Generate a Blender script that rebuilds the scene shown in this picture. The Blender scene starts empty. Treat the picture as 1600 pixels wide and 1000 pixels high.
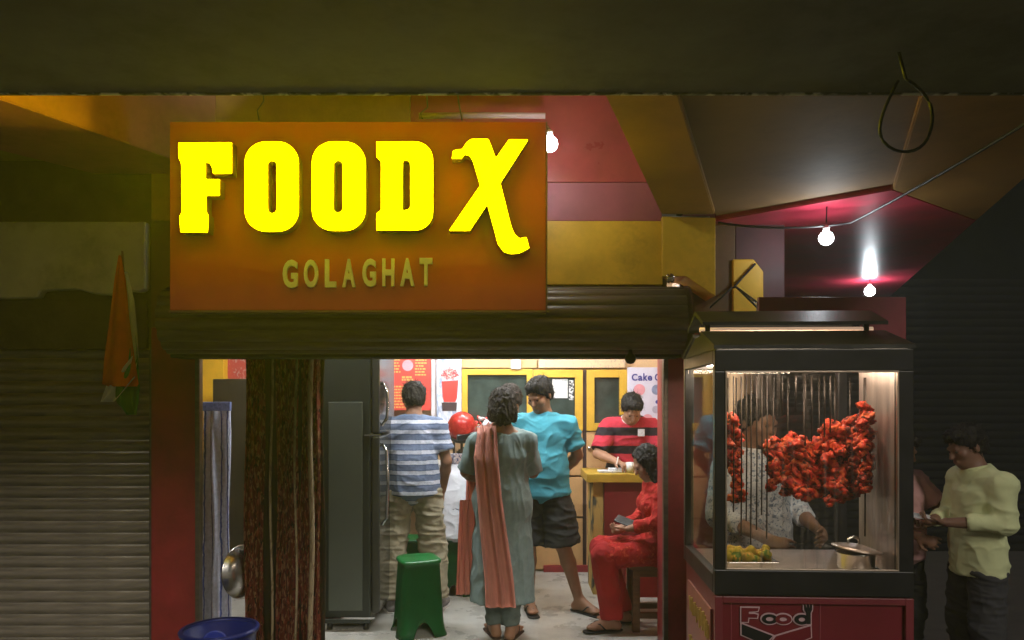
import bpy, bmesh, math, random
import numpy as np
from mathutils import Vector, Matrix
random.seed(7)
R = math.radians
sc = bpy.context.scene
COL = sc.collection
# ------------------------------------------------------------------ camera
F, HZ, CH = 1155.0, 627.0, 1.55          # focal length in photo pixels, horizon row, eye height above the shop floor
cam = bpy.data.cameras.new('camera'); camo = bpy.data.objects.new('camera', cam); COL.objects.link(camo)
camo.location = (0, 0, CH); camo.rotation_euler = (R(90), 0, 0)
cam.sensor_width = 36; cam.lens = F/1600*36; cam.shift_y = (HZ-500)/1600; cam.clip_start = .05; cam.clip_end = 400
sc.camera = camo
# ------------------------------------------------------------------ night sky, faint sky-glow
W = bpy.data.worlds.new('World'); sc.world = W; W.use_nodes = True
wn = W.node_tree; bg = wn.nodes['Background']
sky = wn.nodes.new('ShaderNodeTexSky'); sky.sky_type = 'NISHITA'; sky.sun_disc = False
sky.sun_elevation = R(-2); sky.sun_rotation = R(166)
wn.links.new(sky.outputs[0], bg.inputs[0]); bg.inputs[1].default_value = 0.15
sun = bpy.data.lights.new('street_glow', 'SUN'); suno = bpy.data.objects.new('street_glow', sun); COL.objects.link(suno)
sun.energy = 1.1; sun.angle = R(14); sun.color = (1, .93, .82); suno.rotation_euler = (R(62), 0, R(14))
# ------------------------------------------------------------------ exposure
vs = sc.view_settings; vs.view_transform = 'Standard'; vs.look = 'None'; vs.exposure = 0; vs.gamma = 1
sc.cycles.use_denoising = True; sc.cycles.max_bounces = 5; sc.cycles.diffuse_bounces = 3; sc.cycles.glossy_bounces = 3; sc.cycles.use_adaptive_sampling = True; sc.cycles.adaptive_threshold = .025; sc.cycles.transparent_max_bounces = 16
sc.cycles.sample_clamp_indirect = 4; sc.cycles.caustics_reflective = False; sc.cycles.caustics_refractive = False
sc.cycles.use_light_tree = True
LETTER, BULB, TUBE, CASE = 40.0, 120.0, 290.0, 80.0

# ------------------------------------------------------------------ helpers
def P(px, py, D): return Vector(((px-800)/F*D, D, CH+(HZ-py)/F*D))
def X(px, D): return (px-800)/F*D
def Z(py, D): return CH+(HZ-py)/F*D
MATS = {}
def mat(name, col, rough=.6, metal=0, var=.15, vs_=6, bump=.0, bs=40, emit=0, spec=.5, col2=None, stretch=(1,1,1), coat=0, stain=0):
    if name in MATS: return MATS[name]
    m = bpy.data.materials.new(name); m.use_nodes = True; nt = m.node_tree; b = nt.nodes['Principled BSDF']
    N, L = nt.nodes.new, nt.links.new
    b.inputs['Roughness'].default_value = rough; b.inputs['Metallic'].default_value = metal
    b.inputs['Specular IOR Level'].default_value = spec; b.inputs['Coat Weight'].default_value = coat
    tc = N('ShaderNodeTexCoord'); mp = N('ShaderNodeMapping'); L(tc.outputs['Object'], mp.inputs[0]); mp.inputs['Scale'].default_value = stretch
    nz = N('ShaderNodeTexNoise'); nz.inputs['Scale'].default_value = vs_; nz.inputs['Detail'].default_value = 7; nz.inputs['Roughness'].default_value = .65
    L(mp.outputs[0], nz.inputs[0])
    rp = N('ShaderNodeValToRGB'); c2 = col2 or [min(1, c*(1+var)) for c in col]
    rp.color_ramp.elements[0].color = (*[c*(1-var) for c in col], 1); rp.color_ramp.elements[1].color = (*c2, 1)
    rp.color_ramp.elements[0].position = .32; rp.color_ramp.elements[1].position = .68
    L(nz.outputs[0], rp.inputs[0]); out = rp.outputs[0]
    if stain:
        n2 = N('ShaderNodeTexNoise'); n2.inputs['Scale'].default_value = vs_*.45; n2.inputs['Detail'].default_value = 10; n2.inputs['Roughness'].default_value = .75; L(mp.outputs[0], n2.inputs[0])
        r2 = N('ShaderNodeValToRGB'); r2.color_ramp.elements[0].position = .5; r2.color_ramp.elements[1].position = .66; L(n2.outputs[0], r2.inputs[0])
        mu = N('ShaderNodeMath'); mu.operation = 'MULTIPLY'; mu.inputs[1].default_value = stain; L(r2.outputs[0], mu.inputs[0])
        mx = N('ShaderNodeMixRGB'); mx.inputs[2].default_value = (*[c*.35 for c in col], 1); L(mu.outputs[0], mx.inputs[0]); L(out, mx.inputs[1]); out = mx.outputs[0]
    L(out, b.inputs['Base Color'])
    rr = N('ShaderNodeMapRange'); rr.inputs[3].default_value = max(0, rough-.1); rr.inputs[4].default_value = min(1, rough+.12); L(nz.outputs[0], rr.inputs[0]); L(rr.outputs[0], b.inputs['Roughness'])
    if bump:
        n3 = N('ShaderNodeTexNoise'); n3.inputs['Scale'].default_value = bs; n3.inputs['Detail'].default_value = 6; L(mp.outputs[0], n3.inputs[0])
        bp = N('ShaderNodeBump'); bp.inputs['Strength'].default_value = bump; bp.inputs['Distance'].default_value = .01; L(n3.outputs[0], bp.inputs['Height']); L(bp.outputs[0], b.inputs['Normal'])
    if emit:
        b.inputs['Emission Color'].default_value = (*col, 1); b.inputs['Emission Strength'].default_value = emit
    MATS[name] = m; return m
def band_mat(name, bands, period, axis=2, off=0, rough=.85, warp=.01, noise=.15, fine=60):
    """woven or printed stripes: bands = [(fraction, colour), ...] along one object axis"""
    if name in MATS: return MATS[name]
    m = bpy.data.materials.new(name); m.use_nodes = True; nt = m.node_tree; b = nt.nodes['Principled BSDF']; N, L = nt.nodes.new, nt.links.new
    b.inputs['Roughness'].default_value = rough; b.inputs['Specular IOR Level'].default_value = .2
    tc = N('ShaderNodeTexCoord'); sp = N('ShaderNodeSeparateXYZ'); L(tc.outputs['Object'], sp.inputs[0])
    nz = N('ShaderNodeTexNoise'); nz.inputs['Scale'].default_value = fine*.3; nz.inputs['Detail'].default_value = 4; L(tc.outputs['Object'], nz.inputs[0])
    a = N('ShaderNodeMath'); a.operation = 'MULTIPLY_ADD'; a.inputs[1].default_value = warp; L(nz.outputs[0], a.inputs[0]); L(sp.outputs[axis], a.inputs[2])
    d = N('ShaderNodeMath'); d.operation = 'MULTIPLY_ADD'; d.inputs[1].default_value = 1/period; d.inputs[2].default_value = off; L(a.outputs[0], d.inputs[0])
    f = N('ShaderNodeMath'); f.operation = 'FRACT'; L(d.outputs[0], f.inputs[0])
    rp = N('ShaderNodeValToRGB'); rp.color_ramp.interpolation = 'CONSTANT'; els = rp.color_ramp.elements
    while len(els) < len(bands): els.new(.5)
    for e, (p, c) in zip(els, bands): e.position = p; e.color = (*c, 1)
    L(f.outputs[0], rp.inputs[0])
    n2 = N('ShaderNodeTexNoise'); n2.inputs['Scale'].default_value = fine; n2.inputs['Detail'].default_value = 5; L(tc.outputs['Object'], n2.inputs[0])
    mr = N('ShaderNodeMapRange'); mr.inputs[3].default_value = 1-noise*2; mr.inputs[4].default_value = 1+noise*2; L(n2.outputs[0], mr.inputs[0])
    mx = N('ShaderNodeMixRGB'); mx.blend_type = 'MULTIPLY'; mx.inputs[0].default_value = 1; L(rp.outputs[0], mx.inputs[1]); L(mr.outputs[0], mx.inputs[2])
    L(mx.outputs[0], b.inputs['Base Color']); MATS[name] = m; return m
def blotch_mat(name, base, spots, scale, thr=.55, stretch=(1,1,1), rough=.85, soft=.04):
    if name in MATS: return MATS[name]
    m = bpy.data.materials.new(name); m.use_nodes = True; nt = m.node_tree; b = nt.nodes['Principled BSDF']; N, L = nt.nodes.new, nt.links.new
    b.inputs['Roughness'].default_value = rough; b.inputs['Specular IOR Level'].default_value = .25
    tc = N('ShaderNodeTexCoord'); mp = N('ShaderNodeMapping'); mp.inputs['Scale'].default_value = stretch; L(tc.outputs['Object'], mp.inputs[0])
    out = None
    for i, c in enumerate(spots):
        nz = N('ShaderNodeTexNoise'); nz.inputs['Scale'].default_value = scale*(1+.45*i); nz.inputs['Detail'].default_value = 3; nz.inputs['Distortion'].default_value = .8
        m2 = N('ShaderNodeVectorMath'); m2.operation = 'ADD'; m2.inputs[1].default_value = (i*3.7, i*1.3, i*5.1); L(mp.outputs[0], m2.inputs[0]); L(m2.outputs[0], nz.inputs[0])
        rp = N('ShaderNodeValToRGB'); rp.color_ramp.elements[0].position = thr-soft; rp.color_ramp.elements[1].position = thr+soft; L(nz.outputs[0], rp.inputs[0])
        mx = N('ShaderNodeMixRGB'); L(rp.outputs[0], mx.inputs[0]); mx.inputs[2].default_value = (*c, 1)
        if out is None: mx.inputs[1].default_value = (*base, 1)
        else: L(out, mx.inputs[1])
        out = mx.outputs[0]
    L(out, b.inputs['Base Color']); MATS[name] = m; return m
def glass_mat(name, tint=(1,1,1), rough=.02, refl=.12, dirt=.0):
    if name in MATS: return MATS[name]
    m = bpy.data.materials.new(name); m.use_nodes = True; nt = m.node_tree; N, L = nt.nodes.new, nt.links.new
    nt.nodes.remove(nt.nodes['Principled BSDF']); o = nt.nodes['Material Output']
    t = N('ShaderNodeBsdfTransparent'); t.inputs[0].default_value = (*tint, 1); g = N('ShaderNodeBsdfGlossy'); g.inputs[1].default_value = rough
    fr = N('ShaderNodeFresnel'); fr.inputs[0].default_value = 1.45
    a = N('ShaderNodeMath'); a.operation = 'MULTIPLY_ADD'; a.inputs[1].default_value = refl; a.inputs[2].default_value = .01; L(fr.outputs[0], a.inputs[0])
    mx = N('ShaderNodeMixShader'); L(a.outputs[0], mx.inputs[0]); L(t.outputs[0], mx.inputs[1]); L(g.outputs[0], mx.inputs[2]); sh = mx.outputs[0]
    if dirt:
        tc = N('ShaderNodeTexCoord'); mp = N('ShaderNodeMapping'); mp.inputs['Scale'].default_value = (60, 60, 2.2); L(tc.outputs['Object'], mp.inputs[0])
        nz = N('ShaderNodeTexNoise'); nz.inputs['Scale'].default_value = 1; nz.inputs['Detail'].default_value = 3; L(mp.outputs[0], nz.inputs[0])
        rp = N('ShaderNodeValToRGB'); rp.color_ramp.elements[0].position = .55; rp.color_ramp.elements[1].position = .8; rp.color_ramp.elements[1].color = (dirt, dirt, dirt, 1); L(nz.outputs[0], rp.inputs[0])
        df = N('ShaderNodeBsdfDiffuse'); df.inputs[0].default_value = (.5, .42, .36, 1); m3 = N('ShaderNodeMixShader'); L(rp.outputs[0], m3.inputs[0]); L(sh, m3.inputs[1]); L(df.outputs[0], m3.inputs[2]); sh = m3.outputs[0]
    L(sh, o.inputs[0]); MATS[name] = m; return m

def link(o, parent=None):
    COL.objects.link(o)
    if parent is not None: o.parent = parent
    return o
def tag(o, label=None, cat=None, group=None, kind=None):
    for k, v in (('label', label), ('category', cat), ('group', group), ('kind', kind)):
        if v: o[k] = v
    return o
def empty(name, loc=(0,0,0), rz=0):
    o = bpy.data.objects.new(name, None); o.location = loc; o.rotation_euler = (0, 0, rz); o.empty_display_size = .05; return link(o)
def meshobj(name, verts, faces, m, parent=None, smooth=False):
    me = bpy.data.meshes.new(name); me.from_pydata([tuple(v) for v in verts], [], faces); me.validate(); me.update()
    if smooth: me.polygons.foreach_set('use_smooth', [True]*len(me.polygons))
    o = bpy.data.objects.new(name, me)
    if m: me.materials.append(m)
    return link(o, parent)
def bm_obj(name, bm, m, parent=None, smooth=False, loc=None):
    bmesh.ops.recalc_face_normals(bm, faces=bm.faces)
    me = bpy.data.meshes.new(name); bm.to_mesh(me); bm.free()
    if smooth: me.polygons.foreach_set('use_smooth', [True]*len(me.polygons))
    if m: me.materials.append(m)
    o = bpy.data.objects.new(name, me)
    if loc is not None: o.location = loc
    return link(o, parent)
def add_box(bm, lo, hi, bev=0):
    lo, hi = Vector(lo), Vector(hi)
    g = bmesh.ops.create_cube(bm, size=1, matrix=Matrix.Translation((lo+hi)/2) @ Matrix.Diagonal((*[max(1e-4, abs(c)) for c in (hi-lo)], 1)))
    if bev:
        es = list({e for v in g['verts'] for e in v.link_edges}); bmesh.ops.bevel(bm, geom=es, offset=bev, segments=2, affect='EDGES', profile=.6)
def box(name, lo, hi, m, parent=None, bev=.004):
    bm = bmesh.new(); add_box(bm, lo, hi, bev); return bm_obj(name, bm, m, parent)
def boxes(name, lst, m, parent=None, bev=.003):
    bm = bmesh.new()
    for lo, hi in lst: add_box(bm, lo, hi, bev)
    return bm_obj(name, bm, m, parent)
def prism(name, poly, z0, z1, m, parent=None, bev=.006):
    bm = bmesh.new(); vs_ = [bm.verts.new((x, y, z0)) for x, y in poly]; f = bm.faces.new(vs_)
    g = bmesh.ops.extrude_face_region(bm, geom=[f]); bmesh.ops.translate(bm, verts=[v for v in g['geom'] if isinstance(v, bmesh.types.BMVert)], vec=(0, 0, z1-z0))
    if bev: bmesh.ops.bevel(bm, geom=list(bm.edges), offset=bev, segments=2, affect='EDGES')
    return bm_obj(name, bm, m, parent)
def plate(name, pts, y0, y1, m, parent=None, bev=.003):
    """polygon in the x-z plane given thickness in y"""
    bm = bmesh.new(); f = bm.faces.new([bm.verts.new((x, y0, z)) for x, z in pts])
    g = bmesh.ops.extrude_face_region(bm, geom=[f]); bmesh.ops.translate(bm, verts=[v for v in g['geom'] if isinstance(v, bmesh.types.BMVert)], vec=(0, y1-y0, 0))
    if bev: bmesh.ops.bevel(bm, geom=list(bm.edges), offset=bev, segments=1, affect='EDGES')
    return bm_obj(name, bm, m, parent)
def lathe(name, prof, m, parent=None, seg=32, loc=(0,0,0), rot=None, smooth=True, sq=None):
    vs_, fs = [], []
    for k in range(seg):
        a = 2*math.pi*k/seg
        for r, z in prof:
            c, s = math.cos(a), math.sin(a); vs_.append(Vector((r*c, r*s, z)))
    n = len(prof)
    for k in range(seg):
        for i in range(n-1): fs.append((k*n+i, ((k+1)%seg)*n+i, ((k+1)%seg)*n+i+1, k*n+i+1))
    M = Matrix.Translation(loc) @ (rot.to_4x4() if rot else Matrix())
    o = meshobj(name, [M @ v for v in vs_], fs, m, parent, smooth); return o
def tube(name, pts, r, m, parent=None, seg=8, cyclic=False):
    pts = [Vector(p) for p in pts]; rs = r if isinstance(r, (list, tuple)) else [r]*len(pts); vs_, fs = [], []; n = len(pts)
    for i, p in enumerate(pts):
        t = (pts[(i+1) % n] if cyclic or i < n-1 else p) - (pts[i-1] if cyclic or i > 0 else p); t.normalize()
        a = t.orthogonal() if abs(t.z) > .9 else t.cross(Vector((0, 0, 1))); a.normalize()
        if abs(t.z) > .9: a = (Vector((1,0,0))-t*t.x).normalized()
        b = t.cross(a)
        for k in range(seg):
            q = 2*math.pi*k/seg; vs_.append(p+(a*math.cos(q)+b*math.sin(q))*rs[i])
    for i in range(n if cyclic else n-1):
        j = (i+1) % n
        for k in range(seg): fs.append((i*seg+k, i*seg+(k+1)%seg, j*seg+(k+1)%seg, j*seg+k))
    if not cyclic: fs += [tuple(range(seg))[::-1], tuple((n-1)*seg+k for k in range(seg))]
    return meshobj(name, vs_, fs, m, parent, True)
def grid(name, fn, nu, nv, m, parent=None, thick=.002):
    vs_ = [fn(i/nu, j/nv) for j in range(nv+1) for i in range(nu+1)]
    fs = [(j*(nu+1)+i, j*(nu+1)+i+1, (j+1)*(nu+1)+i+1, (j+1)*(nu+1)+i) for j in range(nv) for i in range(nu)]
    bm = bmesh.new(); bv = [bm.verts.new(v) for v in vs_]
    for f in fs: bm.faces.new([bv[k] for k in f])
    if thick: bmesh.ops.solidify(bm, geom=list(bm.faces), thickness=thick)
    return bm_obj(name, bm, m, parent, True)
def outline(name, polys, y, depth, m, parent=None, bevel=0, offset=0):
    """filled flat shape in the x-z plane from closed outlines (holes nested), extruded towards the viewer"""
    cu = bpy.data.curves.new(name, 'CURVE'); cu.dimensions = '2D'; cu.fill_mode = 'BOTH'; cu.extrude = depth/2; cu.bevel_depth = bevel; cu.offset = offset
    for poly in polys:
        s = cu.splines.new('POLY'); s.points.add(len(poly)-1); s.use_cyclic_u = True
        for p, q in zip(s.points, poly): p.co = (q[0], q[1], 0, 1)
    return curve_mesh(name, cu, y, depth, m, parent)
def curve_mesh(name, cu, y, depth, m, parent, at=(0, 0)):
    t = bpy.data.objects.new('tmp', cu); COL.objects.link(t); dg = bpy.context.evaluated_depsgraph_get()
    me = bpy.data.meshes.new_from_object(t.evaluated_get(dg)); bpy.data.objects.remove(t)
    M = Matrix(((1,0,0,at[0]), (0,0,-1,y-depth/2), (0,1,0,at[1]), (0,0,0,1)))
    me.transform(M); me.name = name; me.materials.clear(); me.materials.append(m); o = bpy.data.objects.new(name, me); return link(o, parent)
def glyph(name, ch, x0, x1, z0, z1, y, depth, m, parent=None, bold=.012):
    cu = bpy.data.curves.new(name, 'FONT'); cu.body = ch; cu.extrude = depth/2; cu.offset = bold; cu.resolution_u = 4
    o = curve_mesh(name, cu, 0, 0, m, parent); me = o.data
    co = np.empty(len(me.vertices)*3, 'f'); me.vertices.foreach_get('co', co); co = co.reshape(-1, 3)
    a, b = co.min(0), co.max(0); s = np.where(b-a > 1e-6, b-a, 1)
    co[:, 0] = x0+(co[:, 0]-a[0])/s[0]*(x1-x0); co[:, 2] = z0+(co[:, 2]-a[2])/s[2]*(z1-z0); co[:, 1] = co[:, 1]-a[1]+y-depth
    me.vertices.foreach_set('co', co.ravel()); me.update(); return o
def copy_tree(o, parent=None):
    c = o.copy(); COL.objects.link(c); c.parent = parent
    for ch in list(o.children): copy_tree(ch, c)
    return c

# ------------------------------------------------------------------ signed-distance bodies (one continuous surface each)
def _h(ix, iy, iz): 
    n = (ix*374761393+iy*668265263+iz*2147483647) & 0xffffffff
    n = ((n ^ (n >> 13))*1274126177) & 0xffffffff
    return ((n ^ (n >> 16)) & 0xffff)/65535.0
def vnoise(p):
    i = np.floor(p).astype(np.int64); f = p-i; f = f*f*(3-2*f); r = 0
    for dx in (0, 1):
        for dy in (0, 1):
            for dz in (0, 1):
                w = (f[:, 0] if dx else 1-f[:, 0])*(f[:, 1] if dy else 1-f[:, 1])*(f[:, 2] if dz else 1-f[:, 2])
                r = r+w*_h(i[:, 0]+dx, i[:, 1]+dy, i[:, 2]+dz)
    return r
def ridge(p): return 1-np.abs(2*vnoise(p)-1)
class SDF:
    def __init__(s, res=.007): s.pr = []; s.res = res; s.cuts = []
    def cap(s, a, b, ra, rb, k=.02, sq=None, capa=False, capb=False):
        s.pr.append(('c', np.array(a, float), np.array(b, float), ra, rb, k, sq, capa, capb)); return s
    def ell(s, c, r, k=.02, rot=None): s.pr.append(('e', np.array(c, float), np.array(r, float), k, None if rot is None else np.array(rot))); return s
    def cut(s, p, n): s.cuts.append((np.array(p, float), np.array(n, float))); return s
    def mesh(s):
        los, his = [], []
        for q in s.pr:
            if q[0] == 'c': r = max(q[3], q[4])*(max(1, q[6][1]) if q[6] else 1); los.append(np.minimum(q[1], q[2])-r); his.append(np.maximum(q[1], q[2])+r)
            else: r = q[2].max(); los.append(q[1]-r); his.append(q[1]+r)
        lo = np.min(los, 0)-.03; hi = np.max(his, 0)+.03; h = s.res; n = np.ceil((hi-lo)/h).astype(int)+1
        V = np.full(n, .2, np.float32); ax = [lo[i]+h*np.arange(n[i]) for i in range(3)]
        for q, l, u in zip(s.pr, los, his):
            k = q[5] if q[0] == 'c' else q[3]; pad = max(k, 2*h)+.012
            i0 = np.maximum(0, ((l-pad-lo)/h).astype(int)); i1 = np.minimum(n, ((u+pad-lo)/h).astype(int)+2)
            sl = tuple(slice(a, b) for a, b in zip(i0, i1))
            g = np.stack(np.meshgrid(*[ax[i][sl[i]] for i in range(3)], indexing='ij'), -1)
            if q[0] == 'c':
                a, b = q[1], q[2]; sc_ = 1.; p = g-a; d = b-a; sq = q[6]
                if sq:
                    nn = np.array(sq[0], float); nn /= np.linalg.norm(nn); f = sq[1]; p = p+np.multiply.outer((p@nn)*(1/f-1), nn); d = d+(d@nn)*(1/f-1)*nn; sc_ = min(1, f)
                dd = max(d@d, 1e-9); t0 = (p@d)/dd; t = np.clip(t0, 0, 1)
                v = (np.sqrt(((p-t[..., None]*d)**2).sum(-1))-(q[3]+t*(q[4]-q[3])))*sc_
                L = math.sqrt(dd)
                if q[7]: v = np.maximum(v, -t0*L)
                if q[8]: v = np.maximum(v, (t0-1)*L)
            else:
                p = g-q[1]
                if q[4] is not None: p = p@q[4]
                r = q[2]; k0 = np.sqrt(((p/r)**2).sum(-1)); k1 = np.sqrt(((p/(r*r))**2).sum(-1)); v = k0*(k0-1)/np.maximum(k1, 1e-6)
            o = V[sl]
            if k > 0:
                hh = np.clip(.5+.5*(v-o)/k, 0, 1); V[sl] = v*(1-hh)+o*hh-k*hh*(1-hh)
            else: V[sl] = np.minimum(o, v)
        if s.cuts:
            g = np.stack(np.meshgrid(*ax, indexing='ij'), -1)
            for p, nn in s.cuts: V = np.maximum(V, (g-p)@nn)
            V = V.astype(np.float32)
        S = V < 0; nx, ny, nz = V.shape
        c8 = [S[i:nx-1+i, j:ny-1+j, k:nz-1+k] for i in (0, 1) for j in (0, 1) for k in (0, 1)]
        cnt = sum(c.astype(np.int8) for c in c8); act = (cnt > 0) & (cnt < 8); idx = np.full(act.shape, -1, np.int64); A = np.argwhere(act); idx[act] = np.arange(len(A))
        acc = np.zeros((len(A), 3)); num = np.zeros(len(A))
        offs = [np.array((i, j, k)) for i in (0, 1) for j in (0, 1) for k in (0, 1)]
        for a in range(8):
            for b in range(a+1, 8):
                if abs(offs[a]-offs[b]).sum() != 1: continue
                pa, pb = A+offs[a], A+offs[b]; va, vb = V[tuple(pa.T)], V[tuple(pb.T)]; m = (va < 0) != (vb < 0)
                t = np.where(m, va/np.where(m, va-vb, 1), 0)[:, None]; acc += np.where(m[:, None], pa+t*(pb-pa), 0); num += m
        vert = acc/num[:, None]*h+lo; quads = []
        for d in range(3):
            e1, e2 = (d+1) % 3, (d+2) % 3
            s0 = [slice(0, x) for x in V.shape]; s1 = list(s0); s0[d] = slice(0, V.shape[d]-1); s1[d] = slice(1, V.shape[d])
            E = S[tuple(s0)] != S[tuple(s1)]; I = np.argwhere(E); I = I[(I[:, e1] > 0) & (I[:, e2] > 0) & (I[:, e1] < V.shape[e1]-1) & (I[:, e2] < V.shape[e2]-1)]
            u1 = np.zeros(3, int); u1[e1] = 1; u2 = np.zeros(3, int); u2[e2] = 1
            q = np.stack([idx[tuple((I-u1-u2).T)], idx[tuple((I-u2).T)], idx[tuple(I.T)], idx[tuple((I-u1).T)]], 1)
            fl = ~S[tuple(I.T)]; q[fl] = q[fl][:, ::-1]; quads.append(q)
        return vert, np.concatenate(quads)
    def obj(s, name, m, parent=None, fold=0, fr=(10, 10, 18), seed=0, scale=1, fine=0, mid=None):
        v, q = s.mesh(); me = bpy.data.meshes.new(name)
        me.vertices.add(len(v)); me.loops.add(q.size); me.polygons.add(len(q))
        me.vertices.foreach_set('co', (v).astype('f').ravel()); me.loops.foreach_set('vertex_index', q.ravel().astype('i'))
        me.polygons.foreach_set('loop_start', np.arange(0, q.size, 4, dtype='i')); me.polygons.foreach_set('loop_total', np.full(len(q), 4, 'i'))
        me.polygons.foreach_set('use_smooth', np.ones(len(q), bool)); me.update(calc_edges=True); me.validate()
        if fold or fine:
            nn = np.empty(len(v)*3, 'f'); me.vertex_normals.foreach_get('vector', nn); nn = nn.reshape(-1, 3)
            w = v*np.array(fr)+seed*7.31
            w = w+1.1*np.stack([vnoise(v*6+seed), vnoise(v*6+11+seed), vnoise(v*6+23+seed)], 1)
            dsp = fold*((ridge(w)**3-.25)+.55*(ridge(w*1.9+5)**2.5-.25)+.12*(ridge(w*4.1+9)**2-.3)) if fold else 0
            if fine: dsp = dsp+fine*(ridge(v*95+seed)-.5)
            v = v+nn*(dsp*np.ones(len(v)))[:, None]
        v = v*scale; me.vertices.foreach_set('co', v.astype('f').ravel()); me.update(); me.materials.append(m)
        return link(bpy.data.objects.new(name, me), parent)

# ------------------------------------------------------------------ materials
maroon = mat('maroon_paint', (.28, .022, .026), .45, var=.25, vs_=5, bump=.08, stain=.5)
yellow = mat('yellow_paint', (.74, .44, .025), .45, var=.16, vs_=4, bump=.06, stain=.45)
redpaint = mat('red_gloss_paint', (.40, .05, .06), .30, var=.2, vs_=3, bump=.05, stain=.3)
pinkred = mat('pinkish_maroon_paint', (.36, .085, .11), .5, var=.15, vs_=3, bump=.05, stain=.3)
redgloss = mat('polished_red_ceiling', (.46, .03, .06), .36, var=.3, vs_=3, bump=.05, bs=18, stain=.3)
browny = mat('ochre_soffit', (.38, .19, .045), .45, var=.18, vs_=2.2, bump=.08, stain=.5)
brownd = mat('dull_brown_ceiling', (.25, .14, .06), .72, var=.16, vs_=1.6, bump=.06, stain=.5)
brown = mat('brown_paint', (.11, .055, .02), .6, var=.2, bump=.1)
concrete = mat('grey_concrete', (.235, .25, .22), .7, var=.22, vs_=2.5, bump=.04, bs=60, stain=.5)
plaster = mat('stained_whitewash', (.52, .52, .45), .8, var=.14, vs_=3, bump=.2, bs=25, stain=.6)
dark_wall = mat('dark_grimy_wall', (.07, .055, .04), .85, var=.3, bump=.2, stain=.5)
asphalt = mat('dark_ground', (.06, .055, .05), .85, var=.3, vs_=5, bump=.4, bs=60)
cream = mat('cream_wall', (.66, .44, .24), .6, var=.1, bump=.04)
floor_m = mat('polished_grey_floor', (.52, .51, .46), .28, var=.2, vs_=3.2, bump=.02, stain=.55)
steel_d = mat('grey_shutter_steel', (.26, .225, .18), .5, .25, var=.3, vs_=9, stretch=(.4, 1, 3), bump=.08, stain=.5)
steel_r = mat('rolled_shutter_steel', (.13, .105, .085), .42, .55, var=.3, vs_=9, stretch=(.4, 1, 3), bump=.08, stain=.4)
steel = mat('stainless_steel', (.62, .60, .57), .22, 1, var=.1, vs_=20, bump=.02)
black = mat('black_paint', (.010, .010, .011), .32, var=.4, vs_=8, bump=.03)
blackm = mat('matt_black', (.012, .012, .012), .7, var=.4)
wire_m = mat('black_cable', (.012, .012, .012), .5)
white_p = mat('white_plastic', (.75, .75, .72), .45, var=.05)

# ------------------------------------------------------------------ setting
YF, GZ, CZ = 4.5, -.20, 2.68            # facade plane, street level, soffit level of the canopy beams
meshobj('ground', [(-100, -100, GZ), (100, -100, GZ), (100, 100, GZ), (-100, 100, GZ)], [(0, 1, 2, 3)], asphalt)['kind'] = 'structure'
box('shop_floor', (-3.5, 4.36, GZ-.05), (1.25, 6.9, 0), floor_m, bev=.008)['kind'] = 'structure'
bm = bmesh.new()
add_box(bm, (-3.5, 6.8, 0), (1.75, 7.0, 2.6)); add_box(bm, (-3.5, 4.86, 0), (-3.35, 6.8, 2.6)); add_box(bm, (-3.5, 4.78, GZ), (-2.05, 4.858, 2.6)); add_box(bm, (1.5, 4.78, GZ), (1.56, 6.8, 2.6))  # includes an unseen front wall added to block light leaking between shutter slats
s_ = bm_obj('shop_wall', bm, cream); s_['kind'] = 'structure'
box('side_wall', (1.562, 4.77, GZ), (1.7, 7.0, 2.6), dark_wall, bev=0)['kind'] = 'structure'
box('shop_ceiling', (-3.5, 4.76, 2.602), (1.7, 7.0, 2.74), mat('white_ceiling', (.75, .74, .7), .8), bev=0)['kind'] = 'structure'

# facade of the building: piers, painted wall above the rolled shutter
fac = empty('shop_facade', (0, YF, 0))
def fbox(n, lo, hi, m, par=fac, bev=.006):
    lo = (lo[0], lo[1]-YF, lo[2]); hi = (hi[0], hi[1]-YF, hi[2]); return box(n, lo, hi, m, par, bev)
xl0, xl1, xr0, xr1 = X(236, YF), X(311, YF), X(1040, YF), X(1120, YF)
fbox('pier', (xl0, YF, GZ), (xl1, YF+.05, 2.0), maroon)
fbox('pier', (xr0, YF-.02, GZ), (xr1, YF+.26, 2.05), maroon)
fbox('upper_wall', (-2.2, YF+.004, 2.0), (xr0+.01, YF+.24, Z(345, YF)), brown)
fbox('ochre_wall_panel', (xl0, YF+.002, Z(345, YF)+.002), (X(640, YF), YF+.25, 3.6), browny)
fbox('maroon_wall_panel', (X(641, YF), YF+.002, Z(285, YF)+.002), (X(1034, YF), YF+.25, 3.6), redpaint)
fbox('pink_wall_band', (X(560, YF), YF-.012, Z(346, YF)), (X(1034, YF), YF+.1, Z(286, YF)), pinkred)
fbox('yellow_beam_face', (X(560, YF), YF-.03, Z(446, YF)), (X(1034, YF), YF+.1, Z(347, YF)), yellow)
yb = [(1035, 338), (1118, 340), (1118, 463), (1072, 432), (1035, 432)]
plate('yellow_beam_end', [(X(a, YF-.06), Z(b, YF-.06)) for a, b in yb], -.06, .2, yellow, fac)
fbox('brown_wall_return', (X(1060, 4.7), 4.66, 1.9), (X(1146, 4.7), 4.9, 2.66), brown)
fbox('passage_cover', (X(1147, 4.77), 4.742, 1.95), (1.75, 4.757, 2.9), mat('dark_maroon_cover', (.07, .018, .022), .6, var=.3))  # added dark sheet hiding the pale wall and ceiling edge behind
tag(fac, 'maroon painted shop front with yellow beam round the open doorway', 'shop front')

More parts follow.
